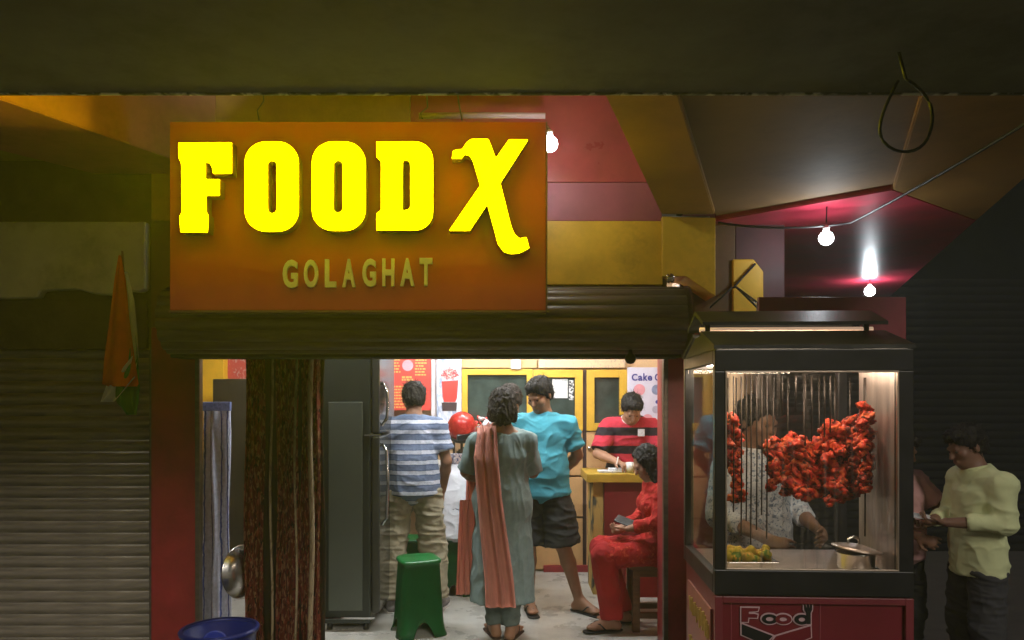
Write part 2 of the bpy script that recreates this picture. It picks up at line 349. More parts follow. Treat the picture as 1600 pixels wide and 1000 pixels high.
# yellow beam end with chamfered corner beyond the doorway
yo = [(1145, 405), (1178, 405), (1193, 424), (1193, 500), (1145, 500)]
o = plate('painted_beam_end', [(X(a, 4.64), Z(b, 4.64)) for a, b in yo], 4.64, 4.75, yellow, bev=.006)
tag(o, 'short yellow beam end with a chamfered corner above the glass cabinet', 'beam')

# left neighbour: whitewashed lintel and closed shutter
ln = [(-4.3, Z(348, YF)), (X(231, YF), Z(348, YF)), (X(230, YF), Z(452, YF)), (X(222, YF), Z(457, YF)), (X(200, YF), Z(455, YF)), (X(188, YF), Z(462, YF)), (X(150, YF), Z(460, YF)), (X(120, YF), Z(452, YF)), (X(68, YF), Z(455, YF)), (X(62, YF), Z(466, YF)), (X(20, YF), Z(467, YF)), (-4.3, Z(470, YF))]
nb = empty('neighbouring_facade', (0, YF, 0)); tag(nb, 'stained whitewashed lintel above the closed shutter on the left', 'wall')
plate('whitewashed_lintel', ln, -.03, .2, plaster, nb, bev=.008)
box('dark_wall', (-4.3, .03, 1.9), (xl0-.002, .25, 3.6), dark_wall, nb)
box('shutter_hood', (-4.3, .005, Z(545, YF)), (X(228, YF), .24, Z(468, YF)), dark_wall, nb)
sh = empty('closed_rolling_shutter', (0, YF+.08, GZ)); tag(sh, 'closed grey rolling shutter at the left edge beside the maroon pier', 'rolling shutter')
pitch = .072; nsl = 29
prof = [(0, 0), (-.006, .008), (-.016, .020), (-.020, .034), (-.016, .048), (-.006, .060), (0, .064), (.004, .071)]
vs_ = [(x, y, z) for x in (-4.2, xl0-.012) for y, z in prof]; n = len(prof)
me = None
for k in range(nsl):
    if me is None:
        o = meshobj('slat', vs_, [(i, i+1, n+i+1, n+i) for i in range(n-1)], steel_d, sh); me = o.data
        for p in me.polygons: p.use_smooth = True
    else: o = link(bpy.data.objects.new('slat', me), sh)
    o.location = (0, 0, k*pitch)
    o.rotation_euler = (random.uniform(-.02, .02), 0, 0)
box('guide_rail', (xl0-.03, -.045, 0), (xl0-.004, -.01, 2.2), steel_r, sh)

# ------------------------------------------------------------------ canopy: beams run at an angle to the shop front
can = empty('canopy', (0, 0, CZ)); tag(can, 'concrete canopy with ochre and red painted soffits and a heavy front beam', 'canopy')
def line(p, q, D): t = (D-p[1])/(q[1]-p[1]); return (p[0]+t*(q[0]-p[0]), D)
def on(px, py, z=CZ): D = F*(z-CH)/(HZ-py); return (X(px, D), D)
def slab(n, poly, z0, z1, m): return prism(n, poly, z0-CZ, z1-CZ, m, can)
Ml, Mr = (on(945, 148), on(1035, 338)), (on(1060, 148), on(1118, 338))
LZ = 2.93
Ll, Lr = (on(0, 235, LZ), on(260, 300, LZ)), (on(0, 155, LZ), on(260, 245, LZ))
Bl, Br = (on(1440, 148), on(1395, 297)), (on(1600, 280), on(1395, 460))
D0, D1 = 2.44, 4.47
slab('diagonal_beam', [line(*Ml, D0), line(*Mr, D0), line(*Mr, D1), line(*Ml, D1)], CZ, 3.55, browny)
slab('side_beam', [line(*Ll, D0), line(*Lr, D0), line(*Lr, 4.49), line(*Ll, 4.49)], LZ, 3.55, mat('pinkish_brown_soffit', (.40, .15, .14), .6, var=.2, vs_=3, bump=.1, stain=.5))
q0, q1 = on(1118, 345), Bl[1]; r1 = line(*Br, on(1510, 345)[1])
slab('edge_beam', [line(*Bl, D0), line(*Br, D0), r1, q1], CZ, 2.95, browny)
slab('red_slab', [q0, q1, r1, line(*Br, 9.5), (q0[0], 9.5)], CZ+.001, 2.949, redgloss)
slab('recessed_ceiling', [(line(*Mr, D0)[0]-.05, D0), (line(*Bl, D0)[0]+.2, D0), (q1[0]+.2, q1[1]+.1), (q0[0]+.1, q0[1]+.6), line(*Mr, D1+.6)], CZ+.03, 2.93, brownd)
slab('recessed_ceiling', [(-4.6, D0), (line(*Ll, D0)[0]+.05, D0), (line(*Ll, 4.48)[0]+.05, 4.48), (-4.6, 4.48)], LZ+.075, 3.2, mat('ochre_left_ceiling', (.34, .25, .08), .6, var=.2, vs_=3, bump=.1))
slab('bay_ceiling', [(-2.3, D0), (.6, D0), (1.3, 4.48), (-1.4, 4.48)], 3.5, 3.62, brownd)
fbz = 2.55
bm = bmesh.new(); add_box(bm, (-4.6, 1.45, fbz-CZ), (2.12, D0-.03, 3.6-CZ), .012)
bm_obj('front_beam', bm, concrete, can)
box('chipped_edge', (-3.2, D0-.045, fbz-CZ-.003), (2.1, D0-.028, fbz-CZ+.02), blotch_mat('chipped_plaster_edge', (.30, .31, .26), ((.9, .88, .8), (.16, .16, .13)), 9, .50, (1, 1, 1)), can, .002)

# dark buildings beyond, to the right
dk = empty('dark_street_building', (5.2, 8.6, GZ)); tag(dk, 'unlit building with closed shutters in the dark at the right edge', 'building')
night_wall = mat('night_dark_wall', (.007, .009, .009), .95, spec=.05, var=.3); night_steel = mat('night_dark_shutter', (.010, .011, .011), .9, 0, spec=.08, var=.3)  # near-black colours carry the night darkness on this unlit building
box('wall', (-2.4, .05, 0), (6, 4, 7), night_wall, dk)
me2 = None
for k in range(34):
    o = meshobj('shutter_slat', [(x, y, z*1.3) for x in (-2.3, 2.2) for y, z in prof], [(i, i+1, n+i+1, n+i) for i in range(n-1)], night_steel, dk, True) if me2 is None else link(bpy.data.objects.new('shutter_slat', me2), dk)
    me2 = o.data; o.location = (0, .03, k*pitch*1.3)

# ------------------------------------------------------------------ rolled-up shutter over the doorway
ro = empty('rolled_shutter', (0, 4.24, 2.01)); tag(ro, 'dark rolled-up shutter coil above the doorway under the sign', 'rolling shutter')
xa, xb, cr = X(262, 4.2), X(1066, 4.2), .185
sl = None
for k in range(16):
    a0, a1 = 2*math.pi*k/16, 2*math.pi*(k+1)/16; pr = []
    for i in range(7):
        a = a0+(a1-a0)*i/6; r = cr+.010*math.sin(math.pi*i/6)-.004*(i in (0, 6)); pr.append((r*math.cos(a), r*math.sin(a)))
    o = meshobj('slat', [(x, y, z) for x in (xa, xb) for y, z in pr], [(i, i+1, 8+i, 7+i) for i in range(6)], steel_r, ro, True)
lathe('end_plate', [(0, 0), (.21, 0), (.21, .012), (0, .012)], mat('rusty_maroon_steel', (.09, .03, .03), .5, .4, var=.4, bump=.1), ro, 40, (xb+.02, 0, -.01), Matrix.Rotation(R(90), 3, 'Y'), False)
box('axle_bracket', (xb+.03, -.03, -.05), (xb+.06, .26, .05), steel_r, ro)
box('bottom_bar', (xa+.02, -.05, Z(551, 4.2)-2.01-.005), (xb-.01, .0, Z(541, 4.2)-2.01), steel_r, ro)
box('flat_slats', (xa, -.01, -.21), (xb, .17, -.17), blackm, ro)
kn = P(985, 560, 4.16)
lathe('latch_knob', [(0, -.032), (.02, -.028), (.03, -.012), (.032, 0), (.028, .016), (.014, .028), (.010, .05)], black, ro, 16, (kn.x, 4.16-4.24, kn.z-2.01))
gl = P(1048, 434, 4.1)
lathe('pulley', [(0, -.02), (.02, -.02), (.028, -.008), (.018, 0), (.028, .008), (.02, .02), (0, .02)], steel, ro, 16, (gl.x, -.12, gl.z-2.01), Matrix.Rotation(R(80), 3, 'Y'))
for xx in (xl1+.012, xr0-.012):
    o = box('shutter_guide', (xx-.012, 4.44, 0), (xx+.016, 4.49, 1.9), steel_r); tag(o, 'thin steel shutter guide rail on the %s pier of the doorway' % ('left' if xx < 0 else 'right'), 'guide rail', 'guide rails of the doorway')

# ------------------------------------------------------------------ sign
SD = 3.9
sg = empty('shop_sign', P(558, 485, SD)); tag(sg, 'orange brown signboard with large glowing yellow letters FOOD X above GOLAGHAT', 'sign')
so = sg.location
sb_m = mat('orange_signboard', (.58, .105, .028), .2, var=.1, vs_=3, bump=.01, coat=.3)
box('board', (X(265, SD)-so.x, 0, 0), (X(853, SD)-so.x, .07, Z(190, SD)-so.z), sb_m, sg, .006)
boxes('frame', [((X(265, SD)-so.x-.004, -.006, -.012), (X(853, SD)-so.x+.004, .075, .0)), ((X(853, SD)-so.x, -.004, 0), (X(853, SD)-so.x+.008, .075, Z(190, SD)-so.z))], mat('sign_frame', (.25, .15, .1), .3, .6), sg, .002)
def zp(a, b): return (240+a/2.5, 150+b/2.5)
def rr(x0, y0, x1, y1, r, n=10):
    out = []
    for cx, cy, s in ((x1-r, y0+r, -90), (x1-r, y1-r, 0), (x0+r, y1-r, 90), (x0+r, y0+r, 180)):
        out += [(cx+r*math.cos(R(s+90*i/n)), cy+r*math.sin(R(s+90*i/n))) for i in range(n+1)]
    return out
def arc(cx, cy, rx, ry, a0, a1, n=8): return [(cx+rx*math.cos(R(a0+(a1-a0)*i/n)), cy+ry*math.sin(R(a0+(a1-a0)*i/n))) for i in range(n+1)]
LET = [
 [[(97,183),(306,181),(306,303),(232,303),(228,278),(218,262),(203,258),(203,325),(258,325),(258,390),(205,390),(207,455),(214,466),(212,533),(105,533),(101,470),(110,458),(108,262),(97,240)]],
 [rr(356,178,567,530,82), rr(446,253,480,458,17)],
 [rr(618,178,828,527,82), rr(703,253,738,455,17)],
 [[(870,178)]+arc(1022,250,70,72,-90,0)+arc(1022,453,70,72,0,90)+[(870,525),(870,460),(888,445),(888,255),(870,238)], [(973,262),(978,251),(992,251),(1002,264),(1002,436),(994,444),(973,447)]],
 [[(1164,245),(1170,212),(1205,208),(1222,182),(1240,168),(1308,168),(1337,242),(1388,170),(1464,170),(1355,340),(1398,512),(1412,543),(1430,556),(1457,551),(1468,595),(1430,614),(1396,618),(1368,610),(1345,580),(1303,425),(1235,527),(1153,527),(1275,350),(1246,252),(1232,232),(1214,230),(1202,245)]]]
glow = mat('glowing_yellow_acrylic', (1, .86, 0), .4, var=.0, emit=LETTER)
ret = mat('letter_side', (.20, .12, .02), .5, var=.1)
LD = SD-.10
for L_ in LET:
    po = [[(X(zp(a, b)[0], LD)-so.x, Z(zp(a, b)[1], LD)-so.z) for a, b in q] for q in L_]
    body = outline('letter', po, -.03, .068, ret, sg)
    outline('letter_face', po, -.098, .006, glow, body, offset=-.0035)
gx = [(508,565),(590,645),(672,715),(740,790),(818,870),(895,942),(965,1020),(1040,1090)]
gm = mat('pale_flat_letter', (.88, .87, .82), .55, var=.08)
for ch, (a, b) in zip('GOLAGHAT', gx):
    x0, x1 = X(zp(a, 0)[0], SD)-so.x, X(zp(b, 0)[0], SD)-so.x; t = (a-508)/582
    glyph('letter', ch, x0, x1, Z(zp(0, 752-10*t)[1], SD)-so.z, Z(zp(0, 642-8*t)[1], SD)-so.z, -.001, .018, gm, sg, .035)
for (a, b, c, d) in ((405, 188, 412, 158), (722, 188, 716, 156), (660, 186, 668, 168)):
    w = tube('hanger_wire', [P(a, b, SD+.03)-so, P(a-3, (b+d)/2, SD+.02)-so, P(c, d, SD+.03)-so, P(c-2, d-40, SD+.05)-so], .004, steel_r, sg)
o = tube('ceiling_pipe', [P(655, 181, 4.3), P(760, 180, 4.3), P(852, 181, 4.3)], .018, mat('pale_conduit', (.5, .35, .33), .5)); tag(o, 'thin pale pipe running behind the top of the sign', 'pipe')

# ------------------------------------------------------------------ lamps with bare bulbs
bulb_m = mat('lit_bulb', (.86, .94, 1.0), .4, var=0, emit=BULB)
def bulb(px, py, D, label, r=.040):
    e = empty('bulb_lamp', P(px, py, D)); tag(e, label, 'lamp', 'bare bulbs under the canopy')
    lathe('bulb', [(0, -r), (r*.38, -r*.92), (r*.71, -r*.71), (r*.92, -r*.38), (r, 0), (r*.92, r*.38), (r*.71, r*.71), (r*.38, r*.92), (0, r)], bulb_m, e, 20)
    lathe('socket', [(0, r*.9), (.016, r*.9), (.018, r*.9+.03), (.006, r*.9+.04), (0, r*.9+.04)], white_p, e, 14)
    return e
b1 = bulb(859, 225, 3.97, 'bright bare bulb beside the top right corner of the sign', r=.042)
tube('bracket', [(0, 0, .08), (-.012, .0, .10), (-.016, .0, .04), (-.018, .0, -.3)], .006, steel, b1)
b2 = bulb(1291, 372, 4.3, 'bare bulb under the red ceiling nearer than the other one')
tube('drop_wire', [(0, 0, .09), (.004, 0, .195)], .004, wire_m, b2)
b3 = bulb(1359, 455, 6.9, 'distant bare bulb low over the maroon board', r=.046)
tube('drop_wire', [(0, 0, .08), (0, 0, .13)], .004, wire_m, b3)

# ------------------------------------------------------------------ cables
def sag(a, b, s, n=14): return [a.lerp(b, i/n)-Vector((0, 0, s*4*(i/n)*(1-i/n))) for i in range(n+1)]
o = tube('overhead_cable', sag(P(1640, 170, 2.5), P(1330, 348, 4.3), .012)+sag(P(1330, 348, 4.3), P(1122, 348, 4.5), .03)[1:], .007, wire_m); tag(o, 'black cable running from the right edge to the red ceiling', 'cable')
c = P(1418, 180, 2.12); rad = 42/F*2.12
pts = [c+Vector((rad*math.cos(a)*.93+.006*math.sin(3*a), .02*math.sin(a*2), rad*1.35*math.sin(a))) for a in [R(100-340*i/30) for i in range(31)]]
o = tube('wire_loop', [Vector((pts[0].x-.01, 2.12, fbz+.01))]+pts[1:], .0045, wire_m); tag(o, 'round loop of black wire hanging from the front beam', 'wire')
o = tube('thin_cable', [P(1193, 490, 4.1), P(1150, 448, 4.5), P(1143, 450, 4.5), P(1110, 480, 4.4)], .006, wire_m); tag(o, 'short black wire crossing the yellow beam end', 'cable')
o = tube('beam_cable', sag(P(1190, 478, 3.9), P(1148, 447, 4.62), .0)+[P(1180, 412, 4.625)], .007, wire_m); tag(o, 'bent black wire fixed on the chamfered yellow beam end', 'cable')

# ------------------------------------------------------------------ flag
fg = empty('flag', P(190, 400, 4.2)); tag(fg, 'hanging orange white and green flag in front of the left shutter', 'flag'); fo = fg.location
def cloth(name, outl, m, yoff, amp=.018, ph=0, nf=3.0):
    """outl: rows of (py, left px, right px) down the cloth"""
    def fn(u, v):
        k = v*(len(outl)-1); i = min(int(k), len(outl)-2); t = k-i; a, b = outl[i], outl[i+1]
        py = a[0]+(b[0]-a[0])*t; l = a[1]+(b[1]-a[1])*t; r = a[2]+(b[2]-a[2])*t
        p = P(l+(r-l)*u, py, 4.2)-fo; p.y = yoff+amp*(.3+v)*math.sin(nf*math.pi*u+ph+1.4*v); return p
    return grid(name, fn, 22, 30, m, fg, .0025)
cloth('saffron_band', [(400, 188, 192), (440, 181, 200), (500, 173, 206), (560, 164, 215), (600, 160, 222), (604, 170, 220)], mat('saffron_cloth', (.85, .20, .035), .85, var=.12), -.02)
cloth('white_band', [(425, 194, 200), (470, 198, 211), (520, 202, 216), (556, 205, 218), (590, 168, 214), (628, 154, 182)], mat('white_cloth', (.88, .87, .85), .85, var=.06), -.004)
cloth('green_band', [(520, 203, 212), (570, 195, 218), (605, 172, 221), (630, 180, 219), (648, 198, 216)], mat('green_cloth', (.04, .27, .07), .85, var=.12), .0, .022, 1.0)
tube('pole', [P(191, 392, 4.2)-fo, P(196, 470, 4.28)-fo, P(204, 600, 4.42)-fo], .006, mat('thin_stick', (.2, .13, .06), .7), fg)
# ------------------------------------------------------------------ inside the shop
tube_m = mat('lit_tube', (.95, .98, 1), .4, var=0, emit=TUBE)
for i, (x, y) in enumerate(((-1.25, 4.86), (.35, 4.86), (-.1, 6.1))):
    e = empty('tube_light', (x, y, 2.58)); tag(e, 'lit ceiling tube light inside the shop, %s' % ('front left', 'front right', 'at the back')[i], 'lamp', 'tube lights on the shop ceiling')
    box('fitting', (-.62, -.025, -.02), (.62, .025, .02), white_p, e); tube('tube', [(-.58, 0, -.04), (.58, 0, -.04)], .014, tube_m, e, 10)
BD = 6.76
ypaint = mat('yellow_door_paint', (.60, .36, .03), .45, var=.12, vs_=8, bump=.05)
panel_m = mat('orange_cream_panel', (.62, .36, .15), .5, var=.1, vs_=6)
gl_dark = mat('dark_window_glass', (.035, .05, .042), .08, var=.5, vs_=4, spec=.6)
line_m = mat('dark_gap', (.05, .02, .015), .7)
def rect(n, px0, px1, py0, py1, D, th, m, par, org, bev=.003):
    return box(n, Vector((X(px0, D), D-th, Z(py1, D)))-org, Vector((X(px1, D), D, Z(py0, D)))-org, m, par, bev)
def frame4(n, px0, px1, py0, py1, w, D, th, m, par, org):
    L = []
    for a, b, c, d in ((px0, px0+w, py0, py1), (px1-w, px1, py0, py1), (px0+w, px1-w, py0, py0+w), (px0+w, px1-w, py1-w, py1)):
        L.append((Vector((X(a, D), D-th, Z(d, D)))-org, Vector((X(b, D), D, Z(c, D)))-org))
    return boxes(n, L, m, par)
wi = empty('glazed_partition', P(776, 890, BD)); tag(wi, 'yellow framed dark window in the back partition behind the customers', 'window'); og = wi.location.copy()
frame4('frame', 722, 832, 577, 672, 9, BD, .05, ypaint, wi, og); rect('pane', 731, 823, 586, 663, BD-.01, .006, gl_dark, wi, og)
rect('lower_panel', 722, 832, 673, 890, BD, .03, panel_m, wi, og)
for nm, a, b, lab in (('glazed_door', 833, 910, 'yellow door with a paper notice on its glass, left of the pair'), ('glazed_door', 916, 979, 'narrow yellow door with plain dark glass beside the white poster')):
    d = empty(nm, P((a+b)/2, 890, BD)); tag(d, lab, 'door', 'pair of yellow doors'); og = d.location.copy()
    frame4('frame', a, b, 578, 673, 12, BD, .05, ypaint, d, og); rect('pane', a+12, b-12, 590, 661, BD-.012, .006, gl_dark, d, og)
    rect('lower_panel', a, b, 675, 742, BD, .035, panel_m, d, og); rect('lower_panel', a, b, 745, 806, BD, .035, panel_m, d, og); rect('lower_panel', a, b, 809, 888, BD, .035, panel_m, d, og)
    hp = P(b-5 if a < 900 else a+5, 700, BD-.05)-og; lathe('handle', [(0, -.02), (.018, -.012), (.02, 0), (.014, .018), (0, .022)], steel, d, 14, hp, Matrix.Rotation(R(90), 3, 'X'))
    if a < 900:
        n_ = rect('notice', 863, 887, 592, 622, BD-.022, .003, blotch_mat('notice_print', (.7, .7, .66), ((.45, .45, .5), (.6, .6, .62)), 60, .58), d, og)
        rect('notice', 889, 897, 594, 625, BD-.022, .003, blotch_mat('spotted_print', (.65, .65, .65), ((.03, .03, .03),), 55, .5), d, og)
o = rect('door_gap_strip', 910, 916, 578, 890, BD, .02, line_m, None, Vector()); tag(o, 'narrow dark strip standing in for the gap between the two yellow doors', 'post')  # dark colour stands in for the shaded gap between the doors
o = rect('header_board', 722, 838, 556, 575, BD, .035, mat('tan_header', (.55, .35, .15), .5), None, Vector()); tag(o, 'tan header board above the dark window', 'board')
o = rect('header_board', 841, 976, 556, 575, BD, .035, blotch_mat('faded_lettering', (.66, .47, .28), ((.42, .33, .25),), 70, .6, (1, 1, .5)), None, Vector()); tag(o, 'cream header board with faded lettering above the yellow doors', 'board')
o = rect('switch_panel', 798, 814, 553, 577, BD-.04, .03, mat('pale_switch', (.6, .5, .45), .4), None, Vector()); tag(o, 'small pale electric box above the dark window', 'switch box')

# posters
def lines_mat(name, paper, inks, scale): return blotch_mat(name, paper, inks, scale, .56, (1, 1, 5.5), .5)
mp = empty('menu_poster', P(640, 640, 6.7)); og = mp.location.copy(); tag(mp, 'red menu poster with yellow lines of print behind the striped shirt', 'poster')
rect('sheet', 606, 673, 548, 641, 6.7, .01, mat('red_poster_paper', (.62, .05, .035), .5, var=.08), mp, og)
pr_m = mat('yellow_print', (.75, .42, .10), .5, var=.1); pk_m = mat('pink_print', (.7, .3, .35), .5, var=.2)
rnd = random.Random(3)
def print_rows(par, og, D, px0, px1, ys, m, hh=2.2, th=.002):
    L = []
    for y in ys:
        x = px0+rnd.uniform(0, 2); end = px1-rnd.uniform(0, (px1-px0)*.35)
        while x < end:
            w = rnd.uniform(1.6, 5); L.append((Vector((X(x, D), D-.011-th, Z(y+hh, D)))-og, Vector((X(min(x+w, px1), D), D-.009, Z(y, D)))-og)); x += w+rnd.uniform(.8, 1.6)
    return boxes('printed_lines', L, m, par, 0)
print_rows(mp, og, 6.7, 609, 626, [557+4.6*i for i in range(6)], pr_m); print_rows(mp, og, 6.7, 648, 668, [557+4.6*i for i in range(7)], pr_m)
print_rows(mp, og, 6.7, 609, 640, [603+4.6*i for i in range(8)], pr_m); print_rows(mp, og, 6.7, 628, 646, [588, 592], pr_m, 3)
c_ = P(637, 571, 6.688)-og; lathe('printed_picture', [(0, 0), (.05, 0), (.05, .002), (0, .002)], pk_m, mp, 20, c_, Matrix.Rotation(R(90), 3, 'X'), False)
o = rect('poster_gap', 674, 681, 548, 660, 6.72, .01, mat('pale_strip', (.6, .55, .55), .5), None, Vector()); tag(o, 'narrow pale strip between the red menu and the drinks poster', 'strip')
dp = empty('drinks_poster', P(701, 655, 6.7)); og = dp.location.copy(); tag(dp, 'blue white poster with a red drink picture beside the dark window', 'poster')
rect('sheet', 682, 721, 546, 668, 6.7, .01, blotch_mat('blue_white_print', (.50, .56, .66), ((.30, .36, .5), (.66, .68, .72)), 26, .55, (1, 1, .3)), dp, og)
redp = mat('red_print', (.62, .04, .03), .5); 
outline('printed_glass', [[(P(a, b, 6.68)-og).xz for a, b in ((690, 596), (716, 594), (714, 622), (711, 628), (694, 628), (692, 622))]], .0-.012, .003, redp, dp)
outline('printed_fruit', [[(P(703+13*math.cos(t)*(1+.15*math.sin(5*t)), 584+9*math.sin(t)*(1+.2*math.sin(7*t)), 6.68)-og).xz for t in [2*math.pi*i/28 for i in range(28)]]], -.012, .003, blotch_mat('fruit_print', (.55, .06, .07), ((.7, .55, .5),), 90), dp)
outline('printed_base', [[(P(a, b, 6.68)-og).xz for a, b in ((690, 629), (714, 629), (713, 642), (691, 642))]], -.012, .003, mat('dark_print', (.04, .02, .02), .5), dp)
cp = empty('cake_poster', P(1008, 690, 6.7)); og = cp.location.copy(); tag(cp, 'white poster headed Cake O with pink and blue pictures', 'poster')
rect('sheet', 980, 1042, 574, 690, 6.7, .01, mat('pale_lilac_paper', (.62, .60, .72), .5, var=.05), cp, og)
ink = mat('navy_print', (.02, .02, .22), .5)
for ch, a, b, t, u in (('C', 987, 996, 584, 595), ('a', 997, 1004, 587, 595), ('k', 1005, 1012, 583, 595), ('e', 1012, 1019, 587, 595), ('O', 1023, 1032, 584, 595)):
    glyph('letter', ch, X(a, 6.69)-og.x, X(b, 6.69)-og.x, Z(u, 6.69)-og.z, Z(t, 6.69)-og.z, -.011, .002, ink, cp, .03)
for (a, b, r, m_) in ((999, 609, 9, pk_m), (1026, 609, 8, mat('blue_print', (.22, .26, .42), .5, var=.4, vs_=30)), (1027, 628, 3, ink), (1025, 640, 6, mat('grey_print', (.4, .38, .5), .5)), (1012, 655, 8, pk_m), (1030, 664, 8, pk_m)):
    c_ = P(a, b, 6.688)-og; lathe('printed_picture', [(0, 0), (r/F*6.69, 0), (r/F*6.69, .002), (0, .002)], m_, cp, 18, c_, Matrix.Rotation(R(90), 3, 'X'), False)

# painted corner at the far left of the shop
o = rect('yellow_column', 300, 357, 500, 980, 6.6, .12, yellow, None, Vector()); tag(o, 'yellow painted column in the far left corner of the shop', 'column')
o = rect('red_wall_board', 357, 402, 500, 592, 6.62, .04, blotch_mat('red_white_board', (.50, .08, .06), ((.55, .35, .33),), 40, .6), None, Vector()); tag(o, 'faded red board in the far left corner of the shop', 'board')
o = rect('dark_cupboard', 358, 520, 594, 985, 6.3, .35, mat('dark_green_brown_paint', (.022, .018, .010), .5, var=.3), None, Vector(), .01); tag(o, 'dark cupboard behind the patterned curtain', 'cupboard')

# curtains
def curtain(name, label, cols, D, py0, py1, nf, amp, m_fn, trim=None, gather=.12):
    root = empty(name, P((cols[0]+cols[1])/2, py1, D)); og = root.location.copy(); tag(root, label, 'curtain')
    x0, x1 = X(cols[0], D), X(cols[1], D); z0, z1 = Z(py0, D), Z(py1, D); rn = random.Random(name+str(cols[0])); ph = [rn.uniform(0, 6) for _ in range(6)]
    def fn(u, v):
        g = 1-gather*math.sin(math.pi*min(1, v*1.2))**2*.5
        x = (x0+x1)/2+(u-.5)*(x1-x0)*g+.006*math.sin(9*v+ph[0]+5*u)
        y = amp*math.sin(2*math.pi*nf*u+ph[1]+.8*math.sin(3*v+ph[2]))+.4*amp*math.sin(2*math.pi*nf*2.3*u+ph[3]+v)
        return Vector((x-og.x, y, z0+(z1-z0)*v-og.z))
    grid('cloth', fn, int(nf*16), 36, m_fn, root, .002); return root, og
red_c = blotch_mat('dark_red_paisley', (.16, .020, .014), ((.32, .06, .04), (.03, .010, .007), (.36, .17, .10)), 34, .57, (1, 1, .35))
beige = blotch_mat('beige_braid', (.30, .23, .14), ((.18, .12, .07),), 40, .55, (1, 1, .3))
for i, (a, b) in enumerate(((384, 414), (432, 469), (471, 502))):
    r_, og = curtain('patterned_curtain', 'dark red patterned curtain in the doorway, %s' % ('leftmost fold beside the steel pan', 'middle fold with a beige edge', 'right fold beside the fridge')[i], (a, b), 4.66, 500, 1012, 2.2, .022, red_c)
    r_['group'] = 'red patterned curtains'
    for e in ((424, 428), (462, 466), (486, 494))[i:i+1]:
        tube('beige_edge', [P(e[0]+(2*math.sin(k*.9+i)), 500+k*52, 4.62)-og for k in range(11)], (e[1]-e[0])/2/F*4.62, beige, r_)
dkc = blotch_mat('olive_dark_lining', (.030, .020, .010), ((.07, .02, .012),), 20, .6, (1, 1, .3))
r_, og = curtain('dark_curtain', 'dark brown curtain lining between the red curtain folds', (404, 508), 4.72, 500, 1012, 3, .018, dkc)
bw = band_mat('blue_edged_white_cloth', [(0, (.60, .62, .72)), (.40, (.10, .13, .36)), (.48, (.58, .60, .70)), (.84, (.08, .10, .30)), (.92, (.58, .60, .70))], .115, 0, .1, noise=.18, fine=45, warp=.02)
r_, og = curtain('striped_curtain', 'white curtain with blue stripes hanging beside the left pier', (316, 361), 5.0, 630, 985, 1.8, .016, bw)
rect('header_band', 315, 362, 628, 642, 4.98, .03, mat('navy_band', (.10, .13, .30), .8, var=.5, vs_=50), r_, og)

# fridge: its side turned to the street, doors facing right
fr = empty('fridge', P(545, 985, 5.0)); og = fr.location.copy(); og.z = 0; fr.location.z = 0; tag(fr, 'tall dark two door fridge seen from its side beside the striped shirt', 'fridge')
fx0, fx1 = X(503, 4.98), X(579, 4.98); ft = 2.02
box('cabinet', Vector((fx0, 4.98, .05))-og, Vector((fx1, 5.62, ft))-og, mat('fridge_side', (.030, .036, .030), .35, .2, var=.2, vs_=3), fr, .012)
box('side_panel', Vector((X(513, 4.97), 4.972, .14))-og, Vector((X(566, 4.97), 4.981, 1.545))-og, mat('lit_grey_green_panel', (.085, .10, .08), .45, var=.12, vs_=2), fr, .003)  # panel stops short on top, so the shade above it is put into the colour
fd = mat('fridge_door_gloss', (.06, .062, .055), .14, .3, var=.3, vs_=3)
zs = Z(680, 4.98)
box('door', Vector((fx1+.004, 4.985, .12))-og, Vector((fx1+.06, 5.615, zs-.008))-og, fd, fr, .014); box('door', Vector((fx1+.004, 4.985, zs+.008))-og, Vector((fx1+.06, 5.615, ft-.01))-og, fd, fr, .014)
chrome = mat('chrome', (.7, .7, .7), .12, 1, var=.05)
for za, zb in ((zs+.06, zs+.36), (zs-.62, zs-.06)):
    tube('handle', [(fx1+.062-og.x, 5.06-og.y+.0, za), (fx1+.095-og.x, 5.06-og.y, za+.05), (fx1+.105-og.x, 5.06-og.y, (za+zb)/2), (fx1+.095-og.x, 5.06-og.y, zb-.05), (fx1+.062-og.x, 5.06-og.y, zb)], .011, chrome, fr)
boxes('trim', [(Vector((fx1-.04, 4.97, zs-.004))-og, Vector((fx1+.066, 4.98, zs+.004))-og), (Vector((fx0, 4.965, .085))-og, Vector((fx1+.03, 4.978, .10))-og)], chrome, fr, .001)
for yy in (5.03, 5.56):
    for xx in (fx0+.04, fx1-.04): lathe('foot', [(0, 0), (.02, 0), (.016, .05), (0, .05)], black, fr, 10, (xx-og.x, yy-og.y, 0))

# steel pan leaning, blue tub
o = lathe('steel_pan', [(0, .05), (.10, .045), (.15, .02), (.165, 0), (.172, -.004), (.168, -.010), (.15, .012), (.10, .036), (0, .04)], steel, None, 40, (0, 0, 0), None); o.location = P(380, 893, 4.70); o.rotation_euler = (R(84), R(0), R(64)); tag(o, 'round steel pan standing on edge behind the blue tub', 'pan')
tb = empty('blue_tub', (X(343, 4.0), 4.0, GZ)); rz_ = Z(980, 4.0)-GZ
blue = mat('blue_plastic', (.012, .025, .22), .35, var=.15)
lathe('body', [(0, .01), (.15, .0), (.165, .01), (.19, rz_-.03), (.193, rz_-.02), (.180, rz_-.02), (.155, .03), (0, .03)], blue, tb, 44)
lathe('rim', [(.181, rz_-.022), (.203, rz_-.024), (.207, rz_-.008), (.200, rz_), (.186, rz_)], blue, tb, 44)
tag(tb, 'large open blue plastic tub at the foot of the left pier', 'tub')
